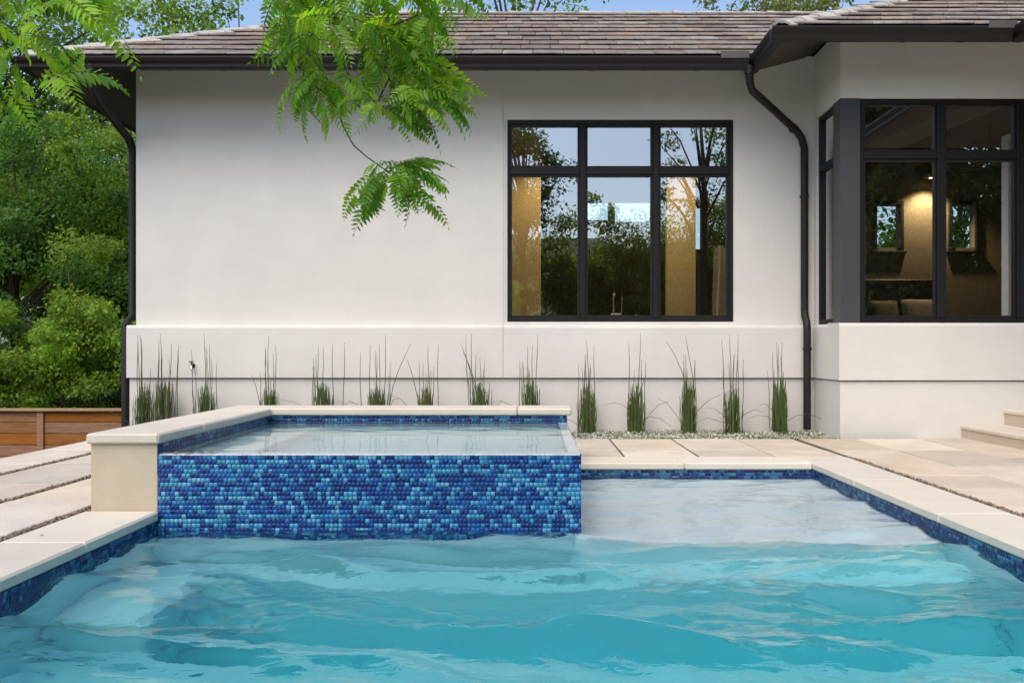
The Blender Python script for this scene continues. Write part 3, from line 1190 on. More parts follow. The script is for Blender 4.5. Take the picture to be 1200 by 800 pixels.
def gutter(p0, p1, outward):
    return MB().extrude(GP, p0, p1, outward, (0, 0, 1)).build('gutter', 'bronze', house)


GZT = EZ - .01
gutter((EX - .13, ED - .012, GZT), (WEX - .135, ED - .012, GZT), (0, -1, 0))
gutter((EX - .0, ED - .011, GZT - .001), (EX - .0, ED + 6, GZT - .001), (-1, 0, 0))
gutter((WEX - .13, WED - .012, GZT), (5.2 - .13, WED - .012, GZT), (0, -1, 0))
gutter((WEX - .0, WED - .011, GZT - .001), (WEX - .0, ED + .1, GZT - .001), (-1, 0, 0))
gutter((5.2, 6.4, GZT - .001), (5.2, WED - .011, GZT - .001), (-1, 0, 0))
# splash guards where valleys meet the gutters
box('splash_guard', 'flashing', house, WEX - .47, WEX - .14, ED - .146, ED - .142, GZT - .02, GZT + .06, .001)
box('splash_guard', 'flashing', house, 5.2 - .40, 5.2 - .10, WED - .146, WED - .142, GZT - .02, GZT + .06, .001)
# soffits slope up with the rafters
ZS = 4.29


def soffit(poly):
    """poly: (x, y, run from the eave)"""
    n_ = len(poly)
    vs = [(x, y, ZS + SL * r_) for x, y, r_ in poly] + [(x, y, ZS + SL * r_ + .02) for x, y, r_ in poly]
    fs = [tuple(range(n_))[::-1], tuple(range(n_, 2 * n_))] + [(i, (i + 1) % n_, n_ + (i + 1) % n_, n_ + i) for i in range(n_)]
    return MB().add(vs, fs).build('soffit', 'soffit', house)


soffit([(EX, ED, 0), (WEX, ED, 0), (WEX + .8, ED + .8, .8), (EX + .8, ED + .8, .8)])
soffit([(EX, ED + .001, 0), (EX + .8, ED + .801, .8), (EX + .96, ED + .961, .96), (EX + .96, 17.6, .96), (EX, 17.6, 0)])
soffit([(WEX, WED, 0), (6.5, WED, 0), (6.5, WED + .8, .8), (WEX + .8, WED + .8, .8)])
soffit([(WEX, WED + .001, 0), (WEX + .8, WED + .801, .8), (WEX + .92, WED + .921, .92), (WEX + .92, ED + .92, .92), (WEX, ED, 0)])
soffit([(5.2, 6.42, 0), (5.2, WED - .01, 0), (WRR, WED - .01, 0), (WRR, 6.42, 0)])


def rafter(x, y):
    vs = []
    for dx in (-.03, .03):
        for (r_, h_) in ((.02, -.012), (.74, -.045), (.74, -.001), (.02, -.001)):
            vs.append((x + dx, y + r_, ZS + SL * r_ + h_))
    MB().add(vs, [(0, 1, 2, 3), (7, 6, 5, 4), (0, 4, 5, 1), (3, 2, 6, 7), (0, 3, 7, 4), (1, 5, 6, 2)]).build('rafter_tail', 'soffit', house)


for i in range(13):
    x = EX + 1.05 + i * .62
    if x < WEX - .1:
        rafter(x, ED)
for i in range(4):
    rafter(WEX + 1.3 + i * .62, WED)

# downspouts
ds = MB()
pts = [(2.53, ED - .07, 4.32), (2.53, ED - .07, 4.22), (2.535, ED - .05, 4.14), (2.58, ED + .02, 4.06), (3.26, DB - .17, 3.72), (3.34, DB - .12, 3.64), (3.385, DB - .09, 3.52), (3.39, DB - .08, 3.40),
       (3.39, DB - .08, 1.50), (3.39, DB - .10, 1.42), (3.385, DB - .19, 1.34), (3.385, DB - .205, 1.26), (3.385, DB - .205, .02)]
ds.tube(pts, .047, 12)
dso = ds.build('downspout', 'bronze', house, smooth=True)
for z in (2.9, 1.0):
    yy = DB - .08 if z > 1.4 else DB - .205
    MB().tube([(3.388, yy, z), (3.388, yy, z + .03)], .056, 12).build('clip', 'bronze', dso, smooth=True)
for q0, q1 in (((2.53, ED - .07, 4.26), (2.53, ED - .07, 4.225)), ((3.2, DB - .20, 3.75), (3.235, DB - .18, 3.732))):
    MB().tube([q0, q1], .057, 12).build('coupling', 'bronze', dso, smooth=True)
ds = MB()
pts = [(-5.17, ED - .07, 4.34), (-5.17, ED - .07, 4.22), (-5.165, ED - .05, 4.10), (-5.15, ED + .08, 3.95), (-5.10, DB + .02, 3.66), (-5.085, DB + .09, 3.54), (-5.085, DB + .10, 3.42), (-5.085, DB + .10, 1.45),
       (-5.15, DB + .04, 1.32), (-5.15, DB + .04, GZ)]
ds.tube(pts, .05, 12)
ds.build('downspout', 'bronze', house, smooth=True)

# --- rooms
room = empty('interior', (1.0, 13.5, 0), house)
box('floor', 'room_floor', room, XL + .22, 10.3, DB + .221, RB - .001, .30, .45, 0)
box('ceiling', 'ceiling_paint', room, XL + .22, XW + .05, DB + .2215, RB - .001, 4.18, 4.28, 0)
# partition with a wide opening
box('partition', 'tan_wall', room, -2.2, .11, 13.4, 13.55, .45, 4.18, 0)
box('partition', 'tan_wall', room, 1.94, 2.36, 13.4, 13.55, .45, 4.18, 0)
box('partition', 'tan_wall', room, -2.35, -2.2, DB + .23, 13.55, .45, 4.18, 0)
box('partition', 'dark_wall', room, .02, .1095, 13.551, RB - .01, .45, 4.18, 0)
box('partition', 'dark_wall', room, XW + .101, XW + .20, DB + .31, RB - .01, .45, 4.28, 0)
box('window_shelf', 'limestone', room, -.9, 3.4, DB + .225, 12.35, 1.28, 1.345, .006)
# bedroom
box('bedroom_wall', 'beige_wall', room, XW + .201, 5.77, 15.5, 15.7, .45, 5.3, 0)
wall_with_holes('bedroom_wall', 'beige_wall', room, 'x', 5.771, 10.3, .45, 5.3, 15.5, 15.7, [(5.772, 6.17, 2.72, 3.44), (7.03, 7.43, 2.72, 3.44)])
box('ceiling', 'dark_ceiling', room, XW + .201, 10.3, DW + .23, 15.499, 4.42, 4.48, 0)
bm_ = MB()
bm_.extrude([(-.14, -.10), (.14, -.10), (.14, .10), (-.14, .10)], (4.2, 14.6, 3.25), (7.0, 14.6, 4.42), (0, 1, 0), (0, 0, 1))
bm_.build('ceiling_beam', 'ceiling_paint', room)
bm_ = MB()
bm_.extrude([(-.14, -.10), (.14, -.10), (.14, .10), (-.14, .10)], (4.2, 12.6, 3.55), (6.4, 12.6, 4.42), (0, 1, 0), (0, 0, 1))
bm_.build('ceiling_beam', 'ceiling_paint', room)
for x in (5.772, 7.03):
    wf = MB()
    x2 = 6.17 if x < 6 else 7.43
    wf.box(x - .05, x, 15.46, 15.52, 2.66, 3.5, .004).box(x2, x2 + .05, 15.46, 15.52, 2.66, 3.5, .004)
    wf.box(x, x2, 15.46, 15.52, 3.44, 3.5, .004).box(x - .09, x2 + .09, 15.43, 15.52, 2.62, 2.658, .004)
    wf.build('window_trim', 'dark_iron', room)

bed = empty('bed', (6.1, 14.6, .45))
tag(bed, 'dark wooden bed seen through the corner window', 'bed')
box('headboard', 'headboard', bed, 5.3, 6.85, 15.34, 15.42, .45, 2.18, .02)
box('mattress', 'linen', bed, 5.4, 6.75, 13.2, 15.33, .75, 1.35, .08)
box('frame', 'headboard', bed, 5.38, 6.77, 13.15, 15.335, .45, .749, .02)


def pillow(name, mname, c, w_, h_, t_, tilt, label):
    n = 12
    vs, fs = [], []
    for sgn in (1, -1):
        for i in range(n + 1):
            for j in range(n + 1):
                u, v_ = -1 + 2 * i / n, -1 + 2 * j / n
                th = t_ * max(0, (1 - u ** 4) * (1 - v_ ** 4)) ** .6 * sgn
                pin = 1 - .07 * (u * u + v_ * v_) + .06 * abs(u * v_)
                vs.append((u * w_ / 2 * pin, th, v_ * h_ / 2 * pin))
    m_ = (n + 1) ** 2
    for i in range(n):
        for j in range(n):
            a = i * (n + 1) + j
            fs += [(a, a + n + 1, a + n + 2, a + 1), (m_ + a, m_ + a + 1, m_ + a + n + 2, m_ + a + n + 1)]
    o = MB().add(vs, fs).build(name, mname, None, smooth=True)
    o.location = c
    o.rotation_euler = (R(tilt), 0, rnd.uniform(-.08, .08))
    tag(o, label, 'pillow')
    return o


pillow('pillow', 'linen_pattern', (5.75, 15.1, 1.60), .5, .46, .09, -14, 'patterned pillow on the bed, left of the plain pillow')
pillow('pillow', 'linen', (6.3, 15.05, 1.62), .6, .46, .09, -16, 'plain cream pillow leaning on the dark headboard')


def downlight(c, energy, label, r_=.07, spot=True):
    o = empty('ceiling_lamp', c)
    tag(o, label, 'ceiling lamp')
    MB().lathe([(r_ + .03, 0), (r_ + .03, .02), (r_, .02), (r_, 0)], (c[0], c[1], c[2] - .02), 20).build('trim', 'ceiling_paint', o)
    MB().lathe([(r_ * .9, 0), (r_ * .9, .01)], (c[0], c[1], c[2] - .024), 20).build('lens', 'lamp_glow', o)
    ld = bpy.data.lights.new('lamp_light', 'SPOT' if spot else 'POINT')
    ld.energy = energy
    ld.color = (1.0, .74, .42)
    ld.shadow_soft_size = .05
    if spot:
        ld.spot_size = R(125)
        ld.spot_blend = .6
    lo = bpy.data.objects.new('lamp_light', ld)
    C.objects.link(lo)
    lo.parent = o
    lo.location = (0, 0, -.05)


downlight((6.58, 15.22, 3.86), 75, 'small lit warm ceiling lamp above the bed', .05)
box('lamp_bracket', 'ceiling_paint', room, 6.5, 6.66, 15.1, 15.499, 3.862, 3.90, .003)
downlight((.4, 12.7, 4.175), 115, 'round lit ceiling lamp inside the bathroom window')
downlight((2.15, 12.6, 4.175), 85, 'round lit ceiling lamp at the right of the bathroom')

# ceiling fan
fan = empty('ceiling_fan', (6.9, 13.9, 4.42))
tag(fan, 'dark ceiling fan in the bedroom behind the corner window', 'ceiling fan')
MB().tube([(6.9, 13.9, 4.42), (6.9, 13.9, 3.75)], .02).build('rod', 'dark_iron', fan)
MB().lathe([(.05, .1), (.11, .07), (.12, 0), (.06, -.05)], (6.9, 13.9, 3.68), 16).build('motor', 'dark_iron', fan, smooth=True)
for k in range(5):
    a = k * 2 * math.pi / 5 + .3
    bl = MB()
    d = Vector((math.cos(a), math.sin(a), 0))
    s_ = Vector((-d.y, d.x, 0))
    q = []
    for t_, wd in ((.12, .05), (.3, .07), (.85, .08), (.95, .05)):
        q.append((Vector((6.9, 13.9, 3.70)) + d * t_, wd))
    vs, fs = [], []
    for (c, wd) in q:
        vs += [c - s_ * wd + Vector((0, 0, .012)), c + s_ * wd - Vector((0, 0, .012)), c + s_ * wd - Vector((0, 0, .022)), c - s_ * wd + Vector((0, 0, .002))]
    for i in range(3):
        for j in range(4):
            fs.append((i * 4 + j, i * 4 + (j + 1) % 4, i * 4 + 4 + (j + 1) % 4, i * 4 + 4 + j))
    fs += [(0, 1, 2, 3), (12, 15, 14, 13)]
    bl.add(vs, fs)
    bl.build('blade', 'dark_iron', fan)

# tub filler on the shelf inside the main window
fz = 1.345
fl = empty('tub_filler', (1.06, 12.15, fz))
tag(fl, 'slim chrome tap standing inside the main window', 'tap')
MB().tube([(1.06, 12.15, fz), (1.06, 12.15, fz + .40)], .014, 10).lathe([(.03, 0), (.03, .02), (.02, .03)], (1.06, 12.15, fz), 14).build('stand', 'chrome', fl, smooth=True)
MB().tube([(1.06, 12.15, fz + .38), (1.06, 12.13, fz + .41), (1.06, 12.06, fz + .41), (1.06, 12.02, fz + .37)], .011, 8).build('spout', 'chrome', fl, smooth=True)
MB().tube([(1.02, 12.15, fz + .13), (1.16, 12.15, fz + .13)], .012, 8).build('handle', 'chrome', fl, smooth=True)
MB().tube([(1.17, 12.15, fz), (1.17, 12.15, fz + .38)], .008, 8).build('hand_shower', 'chrome', fl, smooth=True)
sd_ = MB().lathe([(.03, 0), (.035, .03), (.03, .07), (.012, .09), (.012, .12), (.018, .125)], (1.35, 12.15, fz), 14).build('soap_bottle', 'chrome', None, smooth=True)
tag(sd_, 'small bright bottle on the shelf beside the chrome tap', 'bottle')
# towel hanging at the right of the bathroom
tw = MB()
vs, fs = [], []
nx_, nz_ = 18, 10
for i in range(nx_ + 1):
    for j in range(nz_ + 1):
        u, v_ = i / nx_, j / nz_
        vs.append((2.42 + .30 * u * (1 - .25 * (1 - v_)) + .03 * v_, 12.5 + .03 * math.sin(u * 15) * (1.2 - v_ * .6), 1.36 + 1.05 * v_))
n = len(vs)
vs += [(a, b_ + .012, c) for a, b_, c in vs]
for i in range(nx_):
    for j in range(nz_):
        a = i * (nz_ + 1) + j
        fs += [(a, a + nz_ + 1, a + nz_ + 2, a + 1), (n + a, n + a + 1, n + a + nz_ + 2, n + a + nz_ + 1)]
tw.add(vs, fs)
two = tw.build('towel', 'linen', None, smooth=True)
tag(two, 'pale towel hanging at the right inside the main window', 'towel')
MB().tube([(2.38, 12.52, 2.40), (2.85, 12.52, 2.40)], .014, 8).build('rail', 'dark_iron', two)

# ------------------------------------------------------------------ steps on the right
st = empty('garden_steps', (5.4, 9.5, 0))
tag(st, 'pale limestone steps rising against the right wing wall', 'steps')
box('riser', 'limestone_wall', st, 4.90, WXR + .30, 8.2, DW - .061, -.02, .098, .004)
for a, b_ in ((8.18, 9.3), (9.3, DW - .062)):
    slab('tread', 4.88, WXR + .30, a, b_, .0985, .148, st)
box('riser', 'limestone_wall', st, 5.39, WXR + .2995, 8.2, DW - .0615, .1485, .275, .004)
for a, b_ in ((8.18, 9.4), (9.4, DW - .062)):
    slab('tread', 5.37, WXR + .299, a, b_, .2755, .325, st)
box('riser', 'limestone_wall', st, 5.80, WXR + .2992, 8.25, DW - .062, .3255, .44, .004)
slab('tread', 5.79, WXR + .298, 8.22, DW - .063, .4405, .49, st)

# ------------------------------------------------------------------ planting bed along the wall
bedm = MB()
bedm.box(XL - .05, XW + .0, 10.411, DG - .001, GZ, -.035)
bd = bedm.build('planting_bed', 'soil')
tag(bd, kind='structure')
# pale creeping ground cover: tiny round leaves, patchy
n = 34000
px_ = rng.uniform(XL, XW - .03, n)
py_ = rng.uniform(10.43, 11.50, n)
den = .55 + .45 * np.sin(px_ * 5.1 + np.sin(py_ * 6)) * np.sin(py_ * 7 + px_ * 2.3)
keep = rng.random(n) < np.clip(den + .25, 0, 1)
px_, py_ = px_[keep], py_[keep]
den = den[keep]
n = len(px_)
pz_ = -.03 + rng.uniform(0, .05, n) * np.clip(den + .2, .1, 1)
r_ = rng.uniform(.006, .013, n)
a = rng.uniform(0, 6.28, n)
nrm = rng.normal(0, .45, (n, 2))
V = np.zeros((n, 5, 3))
for k in range(5):
    dx, dy = np.cos(a + k * 1.2566) * r_, np.sin(a + k * 1.2566) * r_
    V[:, k, 0], V[:, k, 1] = px_ + dx, py_ + dy
    V[:, k, 2] = pz_ + dx * nrm[:, 0] + dy * nrm[:, 1]
cg = np.array([.50, .52, .42]) * rng.uniform(.55, 1.25, (n, 1)) + rng.normal(0, .015, (n, 3))
gc = quads_obj('ground_cover', V, 'groundcover', None, cols=np.clip(cg, .02, 1), nper=5, kind='stuff')
tag(gc, 'pale silvery creeping plants carpeting the bed along the wall', 'ground cover')

# horsetails
hp = [168, 192, 240, 316, 378, 443, 500, 562, 622, 688, 745, 807, 860, 914]
ordn = ['first', 'second', 'third', 'fourth', 'fifth', 'sixth', 'seventh', 'eighth', 'ninth', 'tenth', 'eleventh', 'twelfth', 'thirteenth', 'last']
hr = random.Random(77)


def stalk_pts(x, y, h, lean, bend=0.0):
    pts = []
    n_ = 6
    a_ = hr.uniform(0, 6.28)
    for i in range(n_ + 1):
        t_ = i / n_
        wob = .006 * math.sin(t_ * 9 + a_)
        pts.append((x + lean[0] * t_ * h + bend * t_ * t_ * h + wob, y + lean[1] * t_ * h * .6, -.03 + h * t_ * (1 - .25 * abs(bend) * t_)))
    return pts


for i, px in enumerate(hp):
    d = 11.24 + hr.uniform(-.05, .05)
    x = (px - CX) / F * d
    pl = empty('horsetail_plant', (x, d, -.03))
    side = 'left' if i < 9 else 'right'
    if i < 9:
        lab = f'tall thin horsetail clump against the white wall behind the spa, {ordn[i]} from the left'
    else:
        lab = ['horsetail clump just right of the spa coping', 'dense green horsetail clump beneath the right half of the main window',
               'horsetail clump below the right mullion end of the main window', 'thick horsetail clump second from the right downspout',
               'horsetail clump beside the right downspout, last of the row'][i - 9]
    tag(pl, lab, 'horsetail', 'horsetail clumps planted in a row along the wall')
    m_, m2_ = MB(), MB()
    dense = 1.0 if i > 1 else .8
    wid = hr.uniform(.07, .105)
    hh = hr.uniform(.60, .74) if i < 9 else hr.uniform(.58, .74)
    for k in range(int(hr.uniform(75, 110) * (hr.uniform(.8, 1.15) if i < 9 else 1.1))):
        sx_, sy_ = hr.gauss(0, wid * .55), hr.gauss(0, .06)
        sx_ = max(-wid * 1.2, min(wid * 1.2, sx_))
        h = hh * hr.uniform(.72 if i < 9 else .5, 1.0) * (1.0 - .12 * abs(sx_) / wid)
        (m2_ if k % 4 == 0 else m_).tube(stalk_pts(x + sx_, d + sy_, h, (sx_ * .15 + hr.gauss(0, .025), sy_ * .3)), [.0052, .005, .005, .0048, .0045, .004, .002], 4, cap=False)
    m_.build('stems', 'stalk', pl, kind='stuff')
    m2_.build('dry_stems', 'stalk_pale', pl, kind='stuff')
    for k in range(hr.randint(8, 12)):
        sx_, sy_ = hr.gauss(0, wid * .75), hr.gauss(0, .06)
        h = hr.uniform(.72, 1.26)
        if k > 8:
            h *= .7
        bend = hr.choice((0, 0, 0, 0, 0, 0, hr.uniform(-.3, .3))) if k > 3 else 0
        MB().tube(stalk_pts(x + sx_, d + sy_, h, (sx_ * .12 + hr.gauss(0, .018), 0), bend), [.0052, .005, .0048, .0046, .0042, .0036, .0018], 5, cap=False).build(
            'stalk', 'stalk_dry' if k % 3 else 'stalk', pl)
    for k in range(hr.randint(1, 3)):                  # fallen, sprawling runners
        sg = hr.choice((-1, 1))
        L_ = hr.uniform(.18, .5)
        z1 = hr.uniform(.05, .45)
        pts = [(x + sg * .05, d - .03, hr.uniform(0, .25))]
        for t_ in (.33, .66, 1):
            pts.append((x + sg * (.05 + L_ * t_), d - .03 - .1 * t_, max(0, pts[0][2] + (z1 - pts[0][2]) * t_ + .07 * math.sin(t_ * 3.1) + hr.gauss(0, .015))))
        MB().tube(pts, [.003, .003, .0026, .002], 4, cap=False).build('runner', 'stalk_dry', pl)

# hose tap on the ledge face
hb = empty('hose_tap', P(226, 428, DL))
tag(hb, 'small metal garden hose tap on the white wall', 'tap')
c = P(226, 428, DL)
MB().tube([c + Vector((0, .01, 0)), c + Vector((0, -.05, 0)), c + Vector((.01, -.085, -.01)), c + Vector((.025, -.10, -.045))], [.016, .016, .016, .013], 10).lathe(
    [(.001, 0), (.001, .001)], c, 6).build('spout', 'brass', hb, smooth=True)
MB().tube([c + Vector((0, 0.001, 0)), c + Vector((0, -.008, 0))], .03, 14).build('flange', 'dark_iron', hb, smooth=True)
MB().tube([c + Vector((0, -.055, .0)), c + Vector((0, -.06, .045))], .006, 8).tube([c + Vector((-.028, -.06, .047)), c + Vector((.028, -.06, .047))], .008, 8).build('handle', 'dark_iron', hb, smooth=True)

# ------------------------------------------------------------------ cedar fence on the left
FD = 12.6
fx0, fx1 = -11.5, -5.16
fz1 = 1 - (479.5 - CY) / F * FD
fence = empty('wooden_fence', (-7.5, FD, GZ))
tag(fence, 'low fence of horizontal cedar boards at the left beyond the deck', 'fence')
posts = [-11.4, -9.2, P(48, 480, FD).x, -5.25]
bh = .155
for seg in range(3):
    a, b_ = posts[seg], posts[seg + 1]
    for k in range(6):
        z1 = fz1 - .025 - k * bh
        box('board', 'cedar', fence, a + .003, b_ - .003, FD + rnd.uniform(0, .004), FD + .03, max(GZ, z1 - bh + .008), z1, .004)
for p_ in posts:
    box('post', 'cedar', fence, p_ - .045, p_ + .045, FD - .028, FD - .001, GZ, fz1 - .026, .005)
box('cap', 'cedar_cap', fence, fx0, fx1, FD - .06, FD + .09, fz1 - .024, fz1 + .012, .005)

# ------------------------------------------------------------------ trees
def leaf_cloud(rs, clumps, size, base, spread=.36, droop=.3):
    """clumps: (centre, radii, count).  four-cornered leaves, each folded a little, scattered through each clump"""
    Vs, Cs = [], []
    for (c, rad, n_) in clumps:
        dirs = rs.normal(0, 1, (n_, 3))
        dirs /= np.linalg.norm(dirs, axis=1, keepdims=True)
        rr_ = rs.random((n_, 1)) ** .42
        pos = np.array(c) + dirs * rr_ * np.array(rad)
        ax = rs.normal(0, 1, (n_, 3)) + dirs * .6
        ax[:, 2] -= droop
        ax /= np.linalg.norm(ax, axis=1, keepdims=True)
        up = rs.normal(0, .55, (n_, 3)) + np.array([0, 0, 1.0]) + dirs * .35
        sd_ = np.cross(ax, up)
        sd_ /= np.linalg.norm(sd_, axis=1, keepdims=True) + 1e-9
        nn = np.cross(sd_, ax)
        L_ = size * rs.uniform(.6, 1.3, (n_, 1))
        W_ = L_ * rs.uniform(.25, .38, (n_, 1))
        V = np.stack([pos, pos + ax * L_ * .45 + sd_ * W_ + nn * W_ * .25, pos + ax * L_ - nn * L_ * .08, pos + ax * L_ * .45 - sd_ * W_ + nn * W_ * .25], 1)
        tint = rs.normal(1, spread * .6)
        col = np.array(base)[None, :] * tint * rs.uniform(1 - spread, 1 + spread, (n_, 1))
        col[:, 0:1] *= rs.uniform(.75, 1.25, (n_, 1))
        Vs.append(V)
        Cs.append(col)
    return np.concatenate(Vs), np.clip(np.concatenate(Cs), .004, .9)


def tree(name, label, cat, base, height, crown, nclump, per, leaf, color, seed, trunk_r=.16, group=None, crown_low=.3, clump_r=.65, lean=(0, 0), shell=.55):
    """tapered trunk and limbs; a crown of separate leafy clumps with gaps"""
    rs = np.random.default_rng(seed)
    base = Vector(base)
    o = empty(name, base)
    tag(o, label, cat, group)
    cr = Vector(crown)
    cc = base + Vector((lean[0], lean[1], height * (crown_low + 1) / 2))
    tr_ = MB()
    top = base + Vector((lean[0] * .8, lean[1] * .8, height * .86))
    tp = []
    for i in range(7):
        t_ = i / 6
        tp.append(base.lerp(top, t_) + Vector((rs.normal(0, .05) * t_ * height * .15, rs.normal(0, .05) * t_ * height * .15, 0)))
    tr_.tube(tp, [trunk_r * (1.25 if i == 0 else 1 - .85 * i / 6) for i in range(7)], 8)
    clumps = []
    for k in range(nclump):
        d = rs.normal(0, 1, 3)
        d /= np.linalg.norm(d)
        q = shell + (1 - shell) * rs.random()
        if rs.random() < .22:
            q = rs.uniform(1.0, 1.28)
        c = np.array(cc) + d * q * np.array([cr.x, cr.y, cr.z])
        s = clump_r * rs.uniform(.35, 1.4)
        sh3 = rs.uniform(.55, 1.5, 3)
        clumps.append((c, (s * sh3[0], s * sh3[1], s * .62 * sh3[2]), int(per * (s / clump_r) ** 1.3 * rs.uniform(.7, 1.2)) + 8))
        if k % 2 == 0:
            t_ = max(.25, min(.95, (c[2] - base.z) / height * .8))
            p0 = base.lerp(top, t_)
            p2 = Vector(c)
            p1 = p0.lerp(p2, .5) + Vector((0, 0, .12 * (p2 - p0).length))
            tr_.tube([p0, p1, p2], [trunk_r * .38 * (1.15 - t_), trunk_r * .22 * (1.15 - t_) + .006, .006], 5)
    tr_.build('trunk', 'bark', o, smooth=True)
    V, cols = leaf_cloud(rs, clumps, leaf, color)
    quads_obj('crown', V, 'leaf', o, cols=cols)
    return o


G1, G2, G3, G4 = (.14, .24, .028), (.07, .155, .027), (.175, .285, .04), (.06, .13, .028)
# wood beyond the fence on the left
gl_ = 'shrubs and trees beyond the fence'
tree('leafy_shrub', 'bushy light green shrub rising just behind the left end of the fence', 'shrub', (-9.2, 14.0, GZ), 2.6, (1.2, 1.0, 1.2), 60, 420, 0.068, G1, 101, .05, gl_, .15, 0.34, shell=0.00)
tree('leafy_shrub', 'yellow green shrub behind the fence, close to the house corner', 'shrub', (-7.15, 14.3, GZ), 2.9, (1.1, 1.0, 1.35), 70, 430, 0.064, G3, 102, .05, gl_, .12, 0.32, shell=0.00)
tree('leafy_shrub', 'dark green shrub low in the shade behind the cedar boards', 'shrub', (-8.2, 15.6, GZ), 2.3, (1.3, .9, 1.1), 60, 380, 0.068, G4, 103, .05, gl_, .1, 0.34, shell=0.00)
tree('understory_tree', 'slender tree with deep green leaves halfway up the left edge', 'tree', (-9.1, 16.2, GZ), 5.2, (1.7, 1.3, 1.7), 80, 420, 0.075, G2, 104, .09, gl_, .35, 0.45, shell=0.10)
tree('understory_tree', 'pale green tree showing beside the left downspout', 'tree', (-8.4, 17.6, GZ), 6.2, (1.5, 1.4, 2.0), 80, 420, 0.072, G3, 105, .10, gl_, .35, 0.45, shell=0.10)
tree('woodland_tree', 'tall sunlit tree behind the roof corner at the upper left', 'tree', (-12.3, 20.5, GZ), 12.5, (3.6, 3.0, 4.6), 130, 330, 0.110, G3, 106, .22, gl_, .25, .85, shell=.35)
tree('woodland_tree', 'dark tree filling the left edge behind the shrubs', 'tree', (-13.2, 18.6, GZ), 8.5, (2.6, 2.4, 3.4), 110, 330, 0.100, G2, 107, .18, gl_, .2, .75, shell=.3)
tree('woodland_tree', 'broad tree behind the hip end of the roof', 'tree', (-10.2, 24.0, GZ), 10.0, (3.2, 3.0, 3.9), 120, 330, 0.110, G1, 108, .2, gl_, .2, .85, shell=.35)
tree('woodland_tree', 'distant green tree seen low between the shrubs and the house', 'tree', (-13.4, 26.0, GZ), 8.5, (4.2, 2.0, 3.9), 120, 260, 0.140, G2, 109, .2, gl_, .08, .95, shell=.2)
tree('woodland_tree', 'far tree closing the view behind the left fence', 'tree', (-20.0, 29.0, GZ), 11.0, (4.5, 2.0, 5.0), 120, 190, .19, G4, 110, .2, gl_, .08, 1.05, shell=.2)
tree('leafy_shrub', 'dense green bush low beside the house corner, behind the yellow green shrub', 'shrub', (-7.9, 17.6, GZ), 3.6, (1.5, .8, 1.8), 80, 300, .09, G2, 115, .06, gl_, .05, .42, shell=.0)
# trees behind the house
gb = 'trees behind the roof'
tree('woodland_tree', 'tree whose airy crown shows over the left part of the roof', 'tree', (-9.2, 29.0, GZ), 13.6, (3.4, 3.0, 3.6), 75, 170, .16, G1, 111, .2, gb, .5, .8, shell=.4)
tree('forked_tree', 'forked brown trunk with sparse leaves above the middle of the ridge', 'tree', (-.6, 30.0, GZ), 15.5, (2.6, 2.4, 4.2), 46, 130, .16, G1, 112, .34, gb, .55, .7, shell=.5)
tree('woodland_tree', 'round yellow green tree above the right end of the ridge', 'tree', (8.6, 31.0, GZ), 14.2, (3.4, 2.8, 3.2), 100, 200, .16, (.16, .19, .05), 113, .22, gb, .55, .8, shell=.35)
tree('woodland_tree', 'tree outside the small bedroom windows behind the right wing', 'tree', (9.5, 20.5, GZ), 7.0, (3.2, 1.6, 2.8), 80, 180, .15, G2, 114, .16, gb, .2, .8, shell=.3)

# trees behind the camera (they show as reflections in the panes)
gr = 'garden trees mirrored in the window panes'
tree('garden_tree', 'leafy tree mirrored in the upper left pane of the main window', 'tree', (-.5, -18.0, GZ), 14.5, (2.3, 2.0, 4.6), 90, 150, .18, G4, 120, .22, gr, .3, .75, shell=.35)
tree('garden_tree', 'bare limbed tall tree mirrored in the upper right panes', 'tree', (7.4, -17.0, GZ), 14.5, (2.8, 2.4, 3.6), 34, 90, .18, G4, 121, .30, gr, .5, .6, shell=.6)
BG = (.045, .075, .022)
tree('garden_tree', 'tall dense tree mirrored in the left half of the corner window', 'tree', (12.5, -10.0, GZ), 14.0, (3.8, 3.0, 6.6), 170, 150, .34, BG, 122, .3, gr, .05, 1.3, shell=.1)
tree('garden_tree', 'tall dense tree mirrored in the right half of the corner window', 'tree', (18.0, -9.0, GZ), 14.0, (4.0, 3.0, 6.6), 170, 150, .34, BG, 123, .3, gr, .05, 1.3, shell=.1)
for i_, (x_, y_, h_, lab) in enumerate((( 2.6, -19.0, 7.6, 'rounded hedge tree mirrored in the middle of the main window'), (-3.4, -21.0, 9.5, 'hedge tree mirrored behind the left end of the window'),
                                        (6.6, -20.5, 7.2, 'hedge tree mirrored under the bare limbed tree'), (10.6, -20.0, 8.2, 'hedge tree mirrored at the right edge of the main window'),
                                        (-8.5, -19.0, 9.0, 'hedge tree standing furthest left behind the pool'),
                                        (11.6, -7.0, 6.0, 'hedge tree mirrored low in the left half of the corner window'), (16.2, -6.5, 6.0, 'hedge tree mirrored low in the right half of the corner window'))):
    tree('garden_hedge_tree', lab, 'tree', (x_, y_, GZ), h_, (2.9, 1.7, h_ * .52), 160, 330, .17, (.15, .21, .035) if i_ < 5 else BG, 130 + i_, .12, gr, .0, 1.0, shell=.1)

